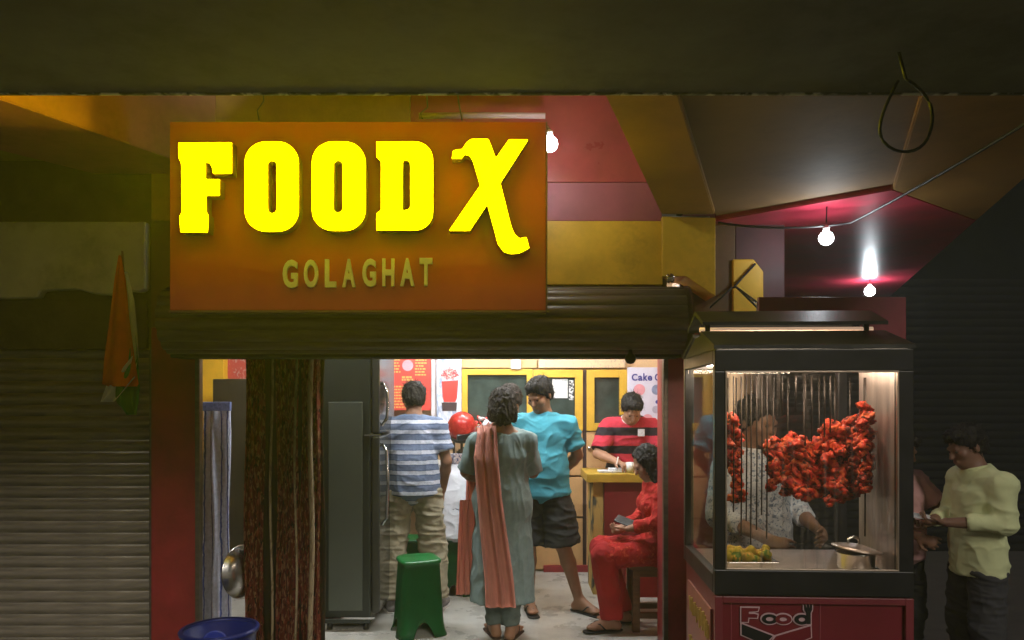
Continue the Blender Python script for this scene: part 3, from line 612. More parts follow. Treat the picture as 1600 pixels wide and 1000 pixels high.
o = lathe('water_dipper', [(0, 0), (.05, 0), (.06, .09), (.064, .095), (.055, .09), (.047, .01), (0, .01)], mat('bright_blue_plastic', (.05, .08, .5), .3), None, 24); o.location = (X(336, 3.96), 3.96, GZ+rz_-.10); o.rotation_euler = (R(50), R(25), 0); tag(o, 'bright blue dipper lying in the blue tub', 'dipper')

# green stools
green = mat('green_plastic', (.008, .15, .035), .3, var=.15, vs_=5, spec=.5)
def stool(loc, label, h=.46, rb=.175, rt=.14, rz=0):
    e = empty('plastic_stool', loc, rz); tag(e, label, 'stool', 'green plastic stools')
    seg = 64; rows = 14; V, Fc = [], []
    def rad(a, t):
        c, s = abs(math.cos(a)), abs(math.sin(a)); return ((rb+(rt-rb)*t)+.018*math.exp(-t*14))*((c**5+s**5)**(-1/5))*.94
    for k in range(seg):
        a = 2*math.pi*k/seg; aa = (a+math.pi/4) % (math.pi/2)-math.pi/4; w = abs(aa)/.36; hb = .20*math.sqrt(max(0, 1-w*w))*h if w < 1 else 0
        for j in range(rows+1):
            t = j/rows; z = hb+(h*.96-hb)*t; r = rad(a, z/h); V.append((r*math.cos(a), r*math.sin(a), z))
    for k in range(seg):
        for j in range(rows): Fc.append((k*(rows+1)+j, ((k+1) % seg)*(rows+1)+j, ((k+1) % seg)*(rows+1)+j+1, k*(rows+1)+j+1))
    bm = bmesh.new(); bv = [bm.verts.new(v) for v in V]
    for f in Fc: bm.faces.new([bv[i] for i in f])
    bmesh.ops.solidify(bm, geom=list(bm.faces), thickness=-.006); bm_obj('body', bm, green, e, True)
    V, Fc = [], []; pr = [(.0, .985), (.06, .985), (.80, .99), (1.0, 1.0), (1.08, .985), (1.09, .955), (1.03, .945)]
    for k in range(seg):
        a = 2*math.pi*k/seg; r0 = rad(a, 1)
        for q, z in pr: V.append((r0*q*math.cos(a), r0*q*math.sin(a), h*z))
    m_ = len(pr)
    for k in range(seg):
        for j in range(m_-1): Fc.append((k*m_+j, ((k+1) % seg)*m_+j, ((k+1) % seg)*m_+j+1, k*m_+j+1))
    meshobj('seat', V, Fc, green, e, True); return e
stool((X(654, 4.98), 4.98, 0), 'green plastic stool standing nearest to the street', .50, .165, .135, .35)
stool((X(706, 6.0), 6.0, 0), 'green plastic stool under the seated person in white', .46, .16, .13, .2)
stool((X(650, 6.05), 6.05, 0), 'green plastic stool half hidden behind the khaki trousers', .44, .16, .13, .1)

# table at the back with things on it
wt = mat('white_laminate', (.60, .61, .62), .35, var=.08)
tbk = empty('white_table', (X(716, 6.35), 6.45, 0)); tag(tbk, 'white table behind the striped shirt', 'table')
box('top', (-.62, -.25, .98), (.55, .25, 1.02), wt, tbk)
for sx in (-.58, .51):
    for sy in (-.21, .21): box('leg', (sx-.02, sy-.02, 0), (sx+.02, sy+.02, .978), steel_r, tbk)
tz = 1.02
def on_table(px, D): return Vector((X(px, D), D, tz))
o = lathe('helmet', [(.095, 0), (.112, .02), (.122, .07), (.118, .12), (.095, .17), (.06, .20), (.0, .212)], mat('red_shell', (.42, .02, .015), .25, var=.4, vs_=14), None, 28); o.location = on_table(721, 6.30)+Vector((0, 0, .24)); o.rotation_euler = (R(28), R(-8), .4); tag(o, 'red rounded helmet set on a dark stand on the white table', 'helmet')
lathe('rim', [(.094, -.012), (.118, -.008), (.120, .018), (.108, .022)], black, o, 28)
box('visor', (-.085, -.128, .03), (.085, -.098, .085), black, o, .012)
st = empty('dark_stand', on_table(722, 6.33)); tag(st, 'dark stand with upright legs under the red helmet', 'stand')
box('top', (-.09, -.08, .235), (.09, .08, .255), black, st)
for sx in (-.075, -.01, .06): box('leg', (sx, -.07, 0), (sx+.022, -.045, .235), mat('dark_wood', (.05, .03, .015), .5), st)
o = box('packet', on_table(738, 6.27)-Vector((.06, .03, 0)), on_table(760, 6.27)+Vector((.05, .04, .145)), mat('blue_carton', (.16, .2, .5), .5, var=.1), None, .006); tag(o, 'blue carton on the white table behind the peach scarf', 'carton')
o = box('packet', on_table(738, 6.30)+Vector((-.055, -.02, .147)), on_table(760, 6.30)+Vector((.045, .04, .29)), mat('pale_blue_carton', (.5, .55, .66), .5, var=.1), None, .006); tag(o, 'pale carton stacked on the blue carton', 'carton')
for i, (px, D, c) in enumerate(((700, 6.24, (.6, .6, .7)), (709, 6.26, (.25, .3, .5)), (716, 6.22, (.62, .5, .45)))):
    o = box('snack_packet', on_table(px, D)-Vector((.04, .012, 0)), on_table(px, D)+Vector((.04, .012, .09)), blotch_mat('packet_print_%d' % i, c, ((.65, .65, .68), (.1, .1, .2)), 45), None, .01); tag(o, ('white', 'blue', 'peach')[i]+' snack packet standing at the front of the white table', 'packet')
fl = empty('flower_pot', on_table(746, 6.42)+Vector((0, 0, .0))); tag(fl, 'red and white flowers in a pot behind the cartons', 'flowers')
lathe('pot', [(0, 0), (.05, 0), (.065, .26), (.055, .26), (0, .24)], mat('dark_pot', (.06, .03, .02), .5), fl, 18)
for k in range(16):
    a = rnd.uniform(0, 6.28); r_ = rnd.uniform(.0, .09); c_ = Vector((r_*math.cos(a)*1.4, r_*math.sin(a), .30+rnd.uniform(0, .10)))
    lathe('blossom', [(0, -.01), (.018, 0), (.026, .012), (.016, .01), (0, .004)], redp if k % 3 else wt, fl, 7, c_, Matrix.Rotation(rnd.uniform(0, 1.4), 3, Vector((math.cos(a*3), math.sin(a*3), 0))))

# counter, bench
ct = empty('counter', (1.1, 6.1, 0)); tag(ct, 'maroon counter with a thick yellow top in front of the cashier', 'counter')
box('body', (X(944, 5.9)-1.1, -.2, .0), (.38, .24, .905), mat('maroon_laminate', (.17, .018, .02), .3, var=.2, vs_=3, bump=.02), ct)
box('side_panel', (X(927, 5.9)-1.1, -.17, 0), (X(943.5, 5.9)-1.1, .22, .904), blotch_mat('stained_yellow_board', (.5, .33, .1), ((.06, .06, .045),), 9, .55, (1, 1, .4)), ct)
box('top', (X(917, 5.85)-1.1, -.25, .906), (.39, .28, .975), mat('yellow_counter_top', (.42, .27, .03), .35, var=.2, vs_=4), ct, .008)
boxes('kick_strip', [((X(850, 6.6)-1.1, .60, 0), (X(930, 6.6)-1.1, .64, .06))], maroon, ct)
for i, (px, dx, c) in enumerate(((948, .0, (.65, .66, .68)), (965, .03, (.7, .7, .7)))):
    o = box('bill_pad', (X(px, 6.0)-.07, 5.93+dx, .977+.0), (X(px, 6.0)+.07, 6.05+dx, .992+.012*i), blotch_mat('bill_print', (.66, .66, .66), ((.3, .33, .4),), 60, .6), None, .003); tag(o, ('pad of white bills at the left of the yellow counter', 'thicker pad of bills under the cashier\'s hand')[i], 'papers')
o = lathe('paper_cup', [(0, 0), (.025, 0), (.033, .08), (.030, .08), (0, .01)], white_p, None, 20, P(984, 738, 5.95)); tag(o, 'small white paper cup on the yellow counter', 'cup')
wood = mat('brown_bench_wood', (.16, .085, .035), .5, var=.3, vs_=5, stretch=(1, 1, 8), bump=.05)
bn = empty('wooden_bench', (1.0, 5.08, 0)); tag(bn, 'low brown wooden bench under the seated girl beside the right pier', 'bench')
bx0, bx1 = X(982, 5.0)-1.0, .42
box('seat', (bx0, -.14, .42), (bx1, .16, .465), wood, bn, .006); boxes('apron', [((bx0+.03, -.12, .37), (bx1-.02, -.10, .42)), ((bx0+.03, .12, .37), (bx1-.02, .14, .42))], wood, bn)
for sx in (bx0+.02, bx1-.07):
    for sy in (-.13, .11): box('leg', (sx, sy, 0), (sx+.05, sy+.045, .419), wood, bn)
boxes('stretcher', [((bx0+.07, -.12, .09), (bx1-.07, -.09, .13)), ((bx0+.07, .12, .09), (bx1-.07, .145, .13))], wood, bn)
o = boxes('red_crate', [((.86, 5.35, .13), (1.12, 5.6, .33)), ((.85, 5.34, .33), (1.13, 5.61, .36))], mat('red_plastic', (.4, .02, .02), .4), None); tag(o, 'red plastic box behind the legs of the wooden bench', 'box')

# ------------------------------------------------------------------ glass cabinet with hanging chicken
CB = Vector((X(1117, 2.8), 2.8, GZ)); cx1 = X(1420, 2.8); cw = cx1-CB.x; cd = .66; zb, zt = Z(930, 2.8)-GZ, Z(546, 2.8)-GZ
ca = empty('chicken_cabinet', CB, R(-3)); tag(ca, 'black framed glass cabinet of red chicken on a maroon counter', 'food cabinet')
mp_ = mat('maroon_cabinet_panel', (.17, .013, .022), .32, var=.12, vs_=3, bump=.02, stain=.2)
box('base', (.012, .02, .0), (cw-.012, cd, zb-.004), mp_, ca, .006)
boxes('base_trim', [((0.0, .0, 0), (.03, .018, zb-.004)), ((cw-.03, .0, 0), (cw, .018, zb-.004)), ((.03, .0, zb-.03), (cw-.03, .018, zb-.004))], mat('maroon_trim', (.20, .03, .04), .3), ca, .003)
t0, zs0, zs1 = .052, Z(890, 2.8)-GZ, Z(580, 2.8)-GZ; pw = X(1133, 2.8)-CB.x
L = [((0, 0, zb), (cw, .04, zs0)), ((0, 0, zs1), (cw, .04, zt)), ((0, 0, zs0), (pw, .04, zs1)), ((cw-.055, 0, zs0), (cw, .04, zs1))]
boxes('front_frame', L, black, ca, .004)
boxes('side_frame', [((0, .041, zb), (.035, cd-.04, zb+.07)), ((0, .041, zt-.05), (.035, cd-.04, zt)), ((0, cd-.039, zb), (.04, cd, zt)), ((cw-.04, cd-.039, zb), (cw, cd, zt)), ((.041, cd-.035, zt-.05), (cw-.041, cd, zt)), ((.041, cd-.035, zb), (cw-.041, cd, zb+.05)), ((cw-.035, .041, zt-.05), (cw, cd-.04, zt)), ((cw-.035, .041, zb), (cw, cd-.04, zb+.06))], black, ca, .003)
brass = mat('worn_metal_bead', (.45, .36, .28), .3, .8)
a0, a1 = pw, cw-.055
boxes('window_bead', [((a0, -.003, zs0), (a1, .012, zs0+.006)), ((a0, -.003, zs1-.006), (a1, .012, zs1)), ((a0, -.003, zs0+.006), (a0+.006, .012, zs1-.006)), ((a1-.006, -.003, zs0+.006), (a1, .012, zs1-.006))], brass, ca, .001)
g_front = glass_mat('greasy_glass', (.97, .96, .94), .03, .5, .22); g_side = glass_mat('side_glass', (.96, .96, .95), .03, .22, .08)
box('front_pane', (a0, .02, zs0), (a1, .024, zs1), g_front, ca, 0); box('side_pane', (.014, .042, zb+.07), (.018, cd-.04, zt-.05), g_side, ca, 0)
box('back_pane', (.041, cd-.02, zb+.05), (cw-.041, cd-.016, zt-.05), g_side, ca, 0)
brsteel = mat('brushed_steel_wall', (.55, .47, .42), .38, .9, var=.15, vs_=6, stretch=(6, 6, .4), bump=.03)
box('steel_side', (cw-.03, .042, zb+.06), (cw-.026, .42, zt-.05), brsteel, ca, 0)
box('tray', (.041, .045, zb+.04), (cw-.041, cd-.045, zb+.055), brsteel, ca, .002)
# roof: sloping front, lantern slot, cap
roofm = mat('dark_scuffed_roof', (.045, .045, .042), .4, .4, var=.5, vs_=7, bump=.06, stain=.3)
def wedge(n, pts, x0, x1, m, par=ca):
    V = [(x, y, z) for x in (x0, x1) for y, z in pts]; k = len(pts)
    return meshobj(n, V, [tuple(range(k))[::-1], tuple(range(k, 2*k))]+[(i, (i+1) % k, k+(i+1) % k, k+i) for i in range(k)], m, par)
md = cd/2
wedge('roof_slope', [(-.005, zt+.002), (.25, zt+.078), (.25, zt+.093), (-.005, zt+.017)], -.004, cw+.004, roofm)
wedge('roof_slope', [(cd+.005, zt+.002), (cd-.25, zt+.078), (cd-.25, zt+.093), (cd+.005, zt+.017)], -.004, cw+.004, roofm)
for x_ in (.004, cw-.012): wedge('gable', [(0.01, zt+.002), (cd-.01, zt+.002), (cd-.26, zt+.076), (.26, zt+.076)], x_, x_+.008, roofm)
wedge('roof_cap', [(.165, zt+.108), (md, zt+.168), (cd-.165, zt+.108), (cd-.165, zt+.122), (md, zt+.184), (.165, zt+.122)], -.012, cw-.02, roofm)
for px_, py_ in ((.02, .27), (cw-.07, .27), (.02, cd-.29), (cw-.07, cd-.29)): box('cap_post', (px_, py_, zt+.08), (px_+.02, py_+.02, zt+.135), black, ca, .001)
caselamp = mat('warm_case_tube', (1, .80, .62), .4, var=0, emit=CASE)
tube('case_light', [(.07, .10, zt-.035), (cw-.08, .10, zt-.035)], .012, caselamp, ca, 10); tube('case_light', [(.07, cd-.14, zt-.03), (cw-.12, cd-.14, zt-.03)], .010, caselamp, ca, 10)
tube('roof_glow_strip', [(.0, .285, zt+.101), (cw-.03, .285, zt+.101)], .010, mat('roof_slot_glow', (1, .66, .44), .4, var=0, emit=.42), ca, 8)  # glow put in for a lit inner surface in the slot, no lamp there
box('hanging_rail', (.05, md-.06, zt-.02), (cw-.05, md-.04, zt-.0), steel, ca, .002)
# emblem on the counter front
lo_ = P(1212, 1060, 2.79); lg = empty('emblem', lo_-CB+Vector((0, .024, 0))); lg.parent = ca; lg['label'] = 'black and pink outlined Food emblem with a fork'
pinkw = mat('pale_pink_vinyl', (.62, .40, .42), .45, var=.06); blk = mat('black_vinyl', (.008, .008, .008), .4)
def LP(a, b): p = P(1060+a/6.667, 900+b/6.667, 2.795)-lo_; return (p.x, p.z)
def emb(n, polys, m, dep): outline(n, [[LP(a, b) for a, b in q] for q in polys], .002, dep, m, lg)
def off(poly, d):
    out = []; k = len(poly); A = sum(poly[i][0]*poly[(i+1) % k][1]-poly[(i+1) % k][0]*poly[i][1] for i in range(k)); sg_ = 1 if A > 0 else -1
    for i in range(k):
        p, q, r = Vector(poly[i-1]), Vector(poly[i]), Vector(poly[(i+1) % k]); e1 = (q-p).normalized(); e2 = (r-q).normalized(); n1 = Vector((e1.y, -e1.x))*sg_; n2 = Vector((e2.y, -e2.x))*sg_
        nn = n1+n2; nn = nn/max(.5, nn.dot(n1)) if nn.length > 1e-4 else n1; out.append((q.x+nn.x*d, q.y+nn.y*d))
    return out
Fp = [(665,340),(840,340),(832,370),(740,378),(738,400),(800,402),(830,410),(825,440),(735,440),(730,485),(665,485)]
chev_l = [(668,508),(985,628),(900,720),(668,620)]; chev_r = [(1020,632),(1372,520),(1378,635),(1250,690),(1130,740),(960,720)]
ell = lambda cx, cy, rx, ry, n=28: [(cx+rx*math.cos(2*math.pi*i/n), cy+ry*math.sin(2*math.pi*i/n)) for i in range(n)]
fork = [(1310,290),(1322,280),(1330,330),(1338,330),(1342,280),(1356,280),(1360,330),(1368,330),(1374,282),(1386,290),(1388,345),(1372,380),(1372,495),(1330,495),(1330,385),(1312,350)]
emb('outline', [off(Fp, 13)], pinkw, .004); emb('outline', [ell(955, 452, 96, 64)], pinkw, .004); emb('outline', [ell(1095, 452, 96, 64)], pinkw, .0036); emb('outline', [ell(1285, 452, 92, 66)], pinkw, .0036); emb('outline', [off([(1308,276),(1390,276),(1390,350),(1375,382),(1375,498),(1328,498),(1328,385),(1308,352)], 12)], pinkw, .0032)
emb('outline', [off(chev_l, 13)], pinkw, .004); emb('outline', [off(chev_r, 13)], pinkw, .0036)
emb('letter_f', [Fp], mp_, .007); emb('letter_o', [ell(955, 452, 82, 50), ell(955, 452, 40, 22)], blk, .007); emb('letter_o', [ell(1095, 452, 82, 50), ell(1095, 452, 40, 22)], mp_, .0075); emb('letter_d', [ell(1285, 452, 78, 52), ell(1285, 452, 34, 22)], blk, .007)
emb('fork', [fork], blk, .0085); emb('chevron', [chev_l], blk, .007); emb('chevron', [chev_r], mp_, .007)
# thin raised border line around the emblem, gold lettering marks on the left side of the counter
bd = mat('fine_pink_line', (.30, .06, .08), .4)
boxes('border', [(Vector(P(1144, 1000, 2.797))-lo_+Vector((0, -.003, -.2)), Vector(P(1145.2, 936, 2.797))-lo_+Vector((0, .004, 0))), (Vector(P(1281, 1000, 2.797))-lo_+Vector((0, -.003, -.2)), Vector(P(1282.2, 936, 2.797))-lo_+Vector((0, .004, 0))), (Vector(P(1144, 936, 2.797))-lo_+Vector((0, -.003, 0)), Vector(P(1282.2, 935, 2.797))-lo_+Vector((0, .004, 0)))], bd, lg, 0)
gold = mat('gold_vinyl', (.55, .38, .10), .4, var=.2)
box('side_sticker', (.004, .10, .02), (.0115, cd-.08, zb-.08), mat('pinkish_sticker', (.40, .14, .17), .45, var=.15), ca, .001)
for k in range(3):
    L = []
    for j in range(14):
        y = .12+j*.030; hgt = .05+.035*rnd.random(); zc = zb-.16-k*.17-.02*rnd.random(); L.append(((.0, y, zc-hgt/2), (.005, y+.012, zc+hgt/2)))
        if j % 2: L.append(((.0, y+.012, zc+hgt/2-.014), (.0045, y+.026, zc+hgt/2-.004)))
    boxes('gold_lettering', L, gold, ca, 0)['kind'] = 'stuff'

# maroon board behind the cabinet
mbd = empty('maroon_board', (X(1305, 3.78), 3.78, GZ)); tag(mbd, 'large plain maroon board standing up behind the glass cabinet', 'board')
mx0, mx1 = X(1186, 3.78)-mbd.location.x, X(1416, 3.78)-mbd.location.x
box('panel', (mx0, 0, Z(560, 3.78)-GZ), (mx1, .03, Z(464, 3.78)-GZ), mat('dull_maroon_board', (.22, .03, .045), .35, var=.25, vs_=4, stain=.5), mbd, .004)
for xx in (mx0+.005, mx1-.035): box('post', (xx, .031, 0), (xx+.03, .06, Z(470, 3.78)-GZ), black, mbd)

# skewers and chicken
chick = blotch_mat('red_tandoori_chicken', (.48, .030, .012), ((.26, .012, .008), (.64, .12, .035), (.05, .01, .006)), 30, .56, rough=.45, soft=.07)
pieces = []
for i in range(8):
    s = SDF(.005); rn = random.Random(60+i); d = Vector((rn.uniform(-1, 1), rn.uniform(-1, 1), rn.uniform(-.8, .8))).normalized()
    s.cap(-d*.026, d*.022, .009, .016, .005)
    for j in range(5):
        a = Vector((rn.uniform(-.016, .016), rn.uniform(-.014, .014), rn.uniform(-.014, .014))); q = Vector((rn.uniform(-1, 1), rn.uniform(-1, 1), rn.uniform(-1, 1))).normalized()
        s.cap(a, a+q*rn.uniform(.018, .036), rn.uniform(.008, .014), rn.uniform(.003, .007), .003)
    o = s.obj('chicken_piece', chick, None, fold=.011, fr=(60, 60, 60), seed=i, fine=.005); pieces.append(o.data); bpy.data.objects.remove(o)
rodm = mat('sooty_rod', (.03, .022, .018), .4, .6)
def hang(px, py0, py1, D, label, wide=1.0, npc=None, rod0=590, tail=0):
    e = empty('chicken_skewer', P(px, py0, D)); og = e.location.copy(); tag(e, label, 'skewer', 'skewers of chicken in the cabinet')
    tube('rod', [P(px+.5, rod0, D)-og, P(px, py0, D)-og, P(px-.5, py1+6+tail, D)-og], .0035, rodm, e, 6)
    dz = .024; k = npc or max(2, int((Z(py0, D)-Z(py1, D))/dz)+1); rn = random.Random(px)
    for i in range(k):
        o = link(bpy.data.objects.new('chicken_piece', pieces[rn.randrange(8)]), e); t = i/max(1, k-1)
        o.location = P(px+rn.uniform(-3.5, 3.5), py0+(py1-py0)*t, D)-og+Vector((0, rn.uniform(-.012, .012), 0)); s = rn.uniform(.8, 1.3)*wide
        o.rotation_euler = (rn.uniform(0, 6), rn.uniform(0, 6), rn.uniform(0, 6)); o.scale = (s*rn.uniform(.7, 1), s*rn.uniform(.7, 1), s*rn.uniform(.95, 1.35))
hang(1137, 655, 712, 3.0, 'upper bunch of red chicken at the left side of the cabinet', 1.15); hang(1150, 690, 775, 3.08, 'long bunch of red chicken at the left side of the cabinet', .85)
names = ['first', 'second', 'third', 'fourth', 'fifth', 'sixth']
for i, (px, a, b, D, w) in enumerate(((1208, 690, 758, 3.05, 1.05), (1231, 688, 768, 3.10, 1.1), (1256, 694, 774, 3.06, 1.1), (1280, 690, 768, 3.12, 1.15), (1304, 668, 776, 3.05, 1.25), (1328, 658, 768, 3.10, 1.2))):
    hang(px, a, b, D, names[i]+' skewer of red chicken from the left in the middle row', w)
hang(1350, 640, 696, 2.95, 'short high skewer of red chicken near the steel wall', 1.05); hang(1352, 716, 762, 2.94, 'low skewer of red chicken with a long bare rod', .95, tail=70)
ORD = 'first second third fourth fifth sixth seventh eighth ninth tenth eleventh twelfth thirteenth'.split()
for i, px in enumerate((1146, 1158, 1166, 1173, 1182, 1190, 1198, 1222, 1243, 1258, 1268, 1288, 1297)):
    D = 2.95+.02*(i % 4); y1 = 640+((i*53) % 60) if i > 6 else 800+((i*37) % 60)
    o = tube('bare_skewer', [P(px, 588, D), P(px+.8, (588+y1)/2, D), P(px, y1, D)], .0030, rodm, None, 6); tag(o, '%s thin bare skewer from the left hanging in the cabinet' % ORD[i], 'skewer', 'bare skewers in the cabinet')
pt = empty('steel_pot', P(1337, 888, 2.98)); tag(pt, 'steel pot with a lid in the right corner of the cabinet', 'pot')
lathe('body', [(0, 0), (.066, 0), (.071, .01), (.073, .062), (.079, .067), (.071, .067), (.067, .01), (0, .008)], steel, pt, 36)
lathe('lid', [(0, .020), (.03, .017), (.072, .008), (.096, .0), (.094, -.004), (0, .0)], brsteel, pt, 36, (.004, 0, .080), Matrix.Rotation(R(9), 3, 'Y'))
tube('handle', [(-.03, 0, .094), (-.03, 0, .118), (-.01, 0, .128), (.012, 0, .118), (.012, 0, .094)], .006, steel, pt, 8)
lp = empty('food_tray', P(1168, 882, 3.2)); tag(lp, 'tray of yellow green food at the left of the cabinet floor', 'tray')
box('dish', (-.11, -.09, 0), (.11, .09, .03), steel, lp, .006)
s = SDF(.007); rn = random.Random(5)
for j in range(40): s.ell((rn.uniform(-.095, .095), rn.uniform(-.07, .07), .03+rn.uniform(0, .03)), (rn.uniform(.012, .022),)*3, .006)
s.obj('food', blotch_mat('yellow_green_food', (.40, .30, .04), ((.10, .16, .03), (.5, .28, .05)), 24, .55), lp, fold=.004, fr=(40, 40, 40))
# ------------------------------------------------------------------ people: one continuous body each, clothes and hair as parts
V3 = lambda *a: np.array(a, float)
def nrm(v): return v/max(1e-9, np.linalg.norm(v))
def rotm(yaw=0, pitch=0, roll=0):
    return np.array(Matrix.Rotation(yaw, 3, 'Z') @ Matrix.Rotation(pitch, 3, 'X') @ Matrix.Rotation(roll, 3, 'Y'))
def skel(**kw):
    J = dict(pelvis=V3(0, 0, .95), waist=V3(0, -.005, 1.07), chest=V3(0, 0, 1.27), neck=V3(0, .015, 1.455), head=V3(0, -.012, 1.585),
             shL=V3(.175, .01, 1.405), elL=V3(.225, .03, 1.13), wrL=V3(.235, -.04, .885), shR=V3(-.175, .01, 1.405), elR=V3(-.225, .03, 1.13), wrR=V3(-.235, -.04, .885),
             hipL=V3(.09, 0, .92), knL=V3(.10, -.02, .50), anL=V3(.105, .02, .085), hipR=V3(-.09, 0, .92), knR=V3(-.10, -.02, .50), anR=V3(-.105, .02, .085),
             toeL=V3(.14, -.14, .03), toeR=V3(-.14, -.14, .03))
    for k, v in kw.items(): J[k] = np.array(v, float)
    return J
def hand(s, w, d, n, side, curl=.5, res=1):
    d = nrm(np.array(d, float)); n = np.array(n, float); n = nrm(n-d*(n@d)); l = np.cross(d, n)*side
    s.cap(w, w+d*.085, .025, .038, .012, (n, .5))
    for i, o in enumerate((-.033, -.011, .011, .031)):
        Ln = (.030, .036, .038, .032)[i]; b = w+d*.085+l*o; c = curl*(1+.12*i)
        d1 = nrm(d*math.cos(c)+n*math.sin(c)+l*o*3.0); d2 = nrm(d*math.cos(2*c)+n*math.sin(2*c)+l*o*2)
        p1 = b+d1*Ln; p2 = p1+d2*Ln*.95; s.cap(b, p1, .0098, .0088, .004); s.cap(p1, p2, .0088, .007, .003)
    b = w+d*.025+l*.028; p1 = b+nrm(d*.7+l*.75+n*.3)*.042; s.cap(b, p1, .013, .0105, .008); s.cap(p1, p1+nrm(d+l*.15+n*.4)*.032, .0105, .008, .004)
def torso(s, J, o=0, belly=0, fem=0, k=.04, dep=.70):
    lat = nrm(J['shL']-J['shR']); up = nrm(J['chest']-J['pelvis']); f = nrm(np.cross(up, lat)); sq = (f, dep)
    s.cap(J['pelvis'], J['waist'], .150+o+.012*fem, .132+o-.010*fem, k, sq); s.cap(J['waist'], J['chest'], .132+o-.010*fem, .150+o, k, sq)
    mid = (J['shL']+J['shR'])/2; s.cap(J['chest'], mid-up*.02, .150+o, .105+o, k, sq)
    for S in 'LR': s.cap(J['sh'+S], J['neck']-up*.035, .052+o*.8, .060+o*.6, .03)
    s.cap(mid+up*.005, J['neck'], .085+o*.6, .060+o*.4, .035)
    if belly: s.ell(J['waist']+f*(-.045)*1-up*.01, (.135+o, .06+belly+o, .14+o), .06)
    if fem:
        for sd in (-1, 1): s.ell(J['chest']+lat*sd*.07-f*.085+up*.0, (.06+o*.6,)*3, .04)
    return f, up, lat
def person(label, h, loc, rz, J, cloth, skin=(.30, .155, .09), hair='short', haircol=(.012, .010, .009), look=(0, 0, 0), curl=(.5, .5), palms=None, fem=0, belly=0, barefoot=True, seed=0, group=None):
    d_ = nrm(J['neck']-J['chest'])
    for a in ('shL', 'shR'): J[a] = J[a]-d_*.05
    J['neck'] = J['neck']-d_*.018
    k = h/1.70; e = empty('person', loc, rz); tag(e, label, 'person', group)
    sk = mat('skin_%d' % seed, skin, .5, var=.12, vs_=14, spec=.35)
    s = SDF(.0068); f, up, lat = torso(s, J, 0, belly, fem)
    for S in 'LR':
        sh, el, wr, hp, kn, an, toe = (J[a+S] for a in ('sh', 'el', 'wr', 'hip', 'kn', 'an', 'toe')); sd = 1 if S == 'L' else -1
        s.cap(sh, el, .051, .040, .03); m_ = el*.7+wr*.3; s.cap(el, m_, .040, .041, .015); s.cap(m_, wr, .041, .026, .015)
        pn = (palms or {}).get(S, (-sd*.9, 0, -.3)); hd = nrm(wr-el) if not (palms and 'd'+S in palms) else palms['d'+S]
        hand(s, wr, hd, pn, sd if not (palms and 'flip'+S in palms) else -sd, curl[0 if S == 'L' else 1])
        s.cap(hp, kn, .086, .056, .04); cal = kn*.68+an*.32-np.array((0, -1, 0))*.012; s.cap(kn, cal, .054, .054, .02); s.cap(cal, an, .052, .034, .02)
        heel = an+V3(0, .03, -.05); fwd = toe-heel; fwd[2] = 0; fwd = nrm(fwd); heel = an-fwd*.03-V3(0, 0, .045)
        ball = heel+fwd*.17; ball[2] = heel[2]-.004; s.cap(an, heel, .034, .033, .02); s.cap(heel, ball, .032, .030, .02, (V3(0, 0, 1), .8)); s.cap(an+fwd*.02, ball, .033, .026, .025)
        side = np.cross(fwd, V3(0, 0, 1))
        for q, o in enumerate((-.030, -.014, .0, .014, .028)):
            b = ball+side*o*sd; s.cap(b, b+fwd*(.050-.006*abs(q-1)), .012, .0095, .006)
        J['heel'+S], J['ball'+S], J['fwd'+S] = heel, ball, fwd
    Rh = rotm(*look); H = J['head']; T = lambda *p: H+Rh@np.array(p, float)
    s.cap(J['neck']-V3(0, 0, .02), T(0, .02, -.05), .057, .054, .03)
    s.ell(T(0, .015, .035), (.074, .094, .083), .02, Rh); s.ell(T(0, -.030, -.030), (.060, .064, .085), .03, Rh); s.ell(T(0, -.048, -.082), (.040, .040, .030), .03, Rh)
    s.cap(T(0, -.088, .008), T(0, -.108, -.026), .008, .0135, .010); s.cap(T(-.034, -.082, .020), T(.034, -.082, .020), .011, .011, .012)
    s.cap(T(-.018, -.092, -.060), T(.018, -.092, -.060), .0075, .0075, .006); s.cap(T(-.014, -.090, -.070), T(.014, -.090, -.070), .0075, .0075, .006)
    for sd in (-1, 1): s.ell(T(sd*.077, .012, -.005), (.011, .020, .032), .008, Rh@rotm(sd*.3)); s.ell(T(sd*.046, -.062, -.022), (.022, .020, .022), .02)
    s.obj('body', sk, e, scale=k)
    for sd in (-1, 1):
        c = T(sd*.030, -.0845, .004)*k; lathe('eye', [(0, -.009*k), (.006*k, -.0065*k), (.009*k, 0), (.006*k, .0065*k), (0, .009*k)], mat('dark_eye', (.05, .04, .035), .15), e, 10, c)
    # hair
    hm = mat('hair_%.3f' % haircol[0], haircol, .62, spec=.25, var=.5, vs_=60, stretch=(1, 1, .3), bump=.4, bs=120)
    g = SDF(.006); g.ell(T(0, .019, .040), (.084, .102, .091), .02, Rh)
    if hair == 'short':
        g.ell(T(0, .055, -.01), (.070, .062, .07), .02, Rh); g.ell(T(0, -.045, .095), (.055, .05, .032), .02, Rh)
        g.cut(T(0, 0, -.055), Rh@V3(0, 0, -1)); g.cut(T(0, -.070, .062), nrm(Rh@V3(0, -.75, -.62))); g.cut(T(0, -.012, -.01), nrm(Rh@V3(0, -.8, -.75)))
    elif hair == 'tied':
        g.ell(T(0, .060, -.02), (.086, .066, .085), .03, Rh); g.ell(T(0, .085, -.07), (.070, .045, .065), .03, Rh)
        for sd in (-1, 1): g.ell(T(sd*.072, .03, -.05), (.022, .045, .065), .02, Rh)
        g.cut(T(0, -.062, .050), nrm(Rh@V3(0, -.8, -.5)))
    else:
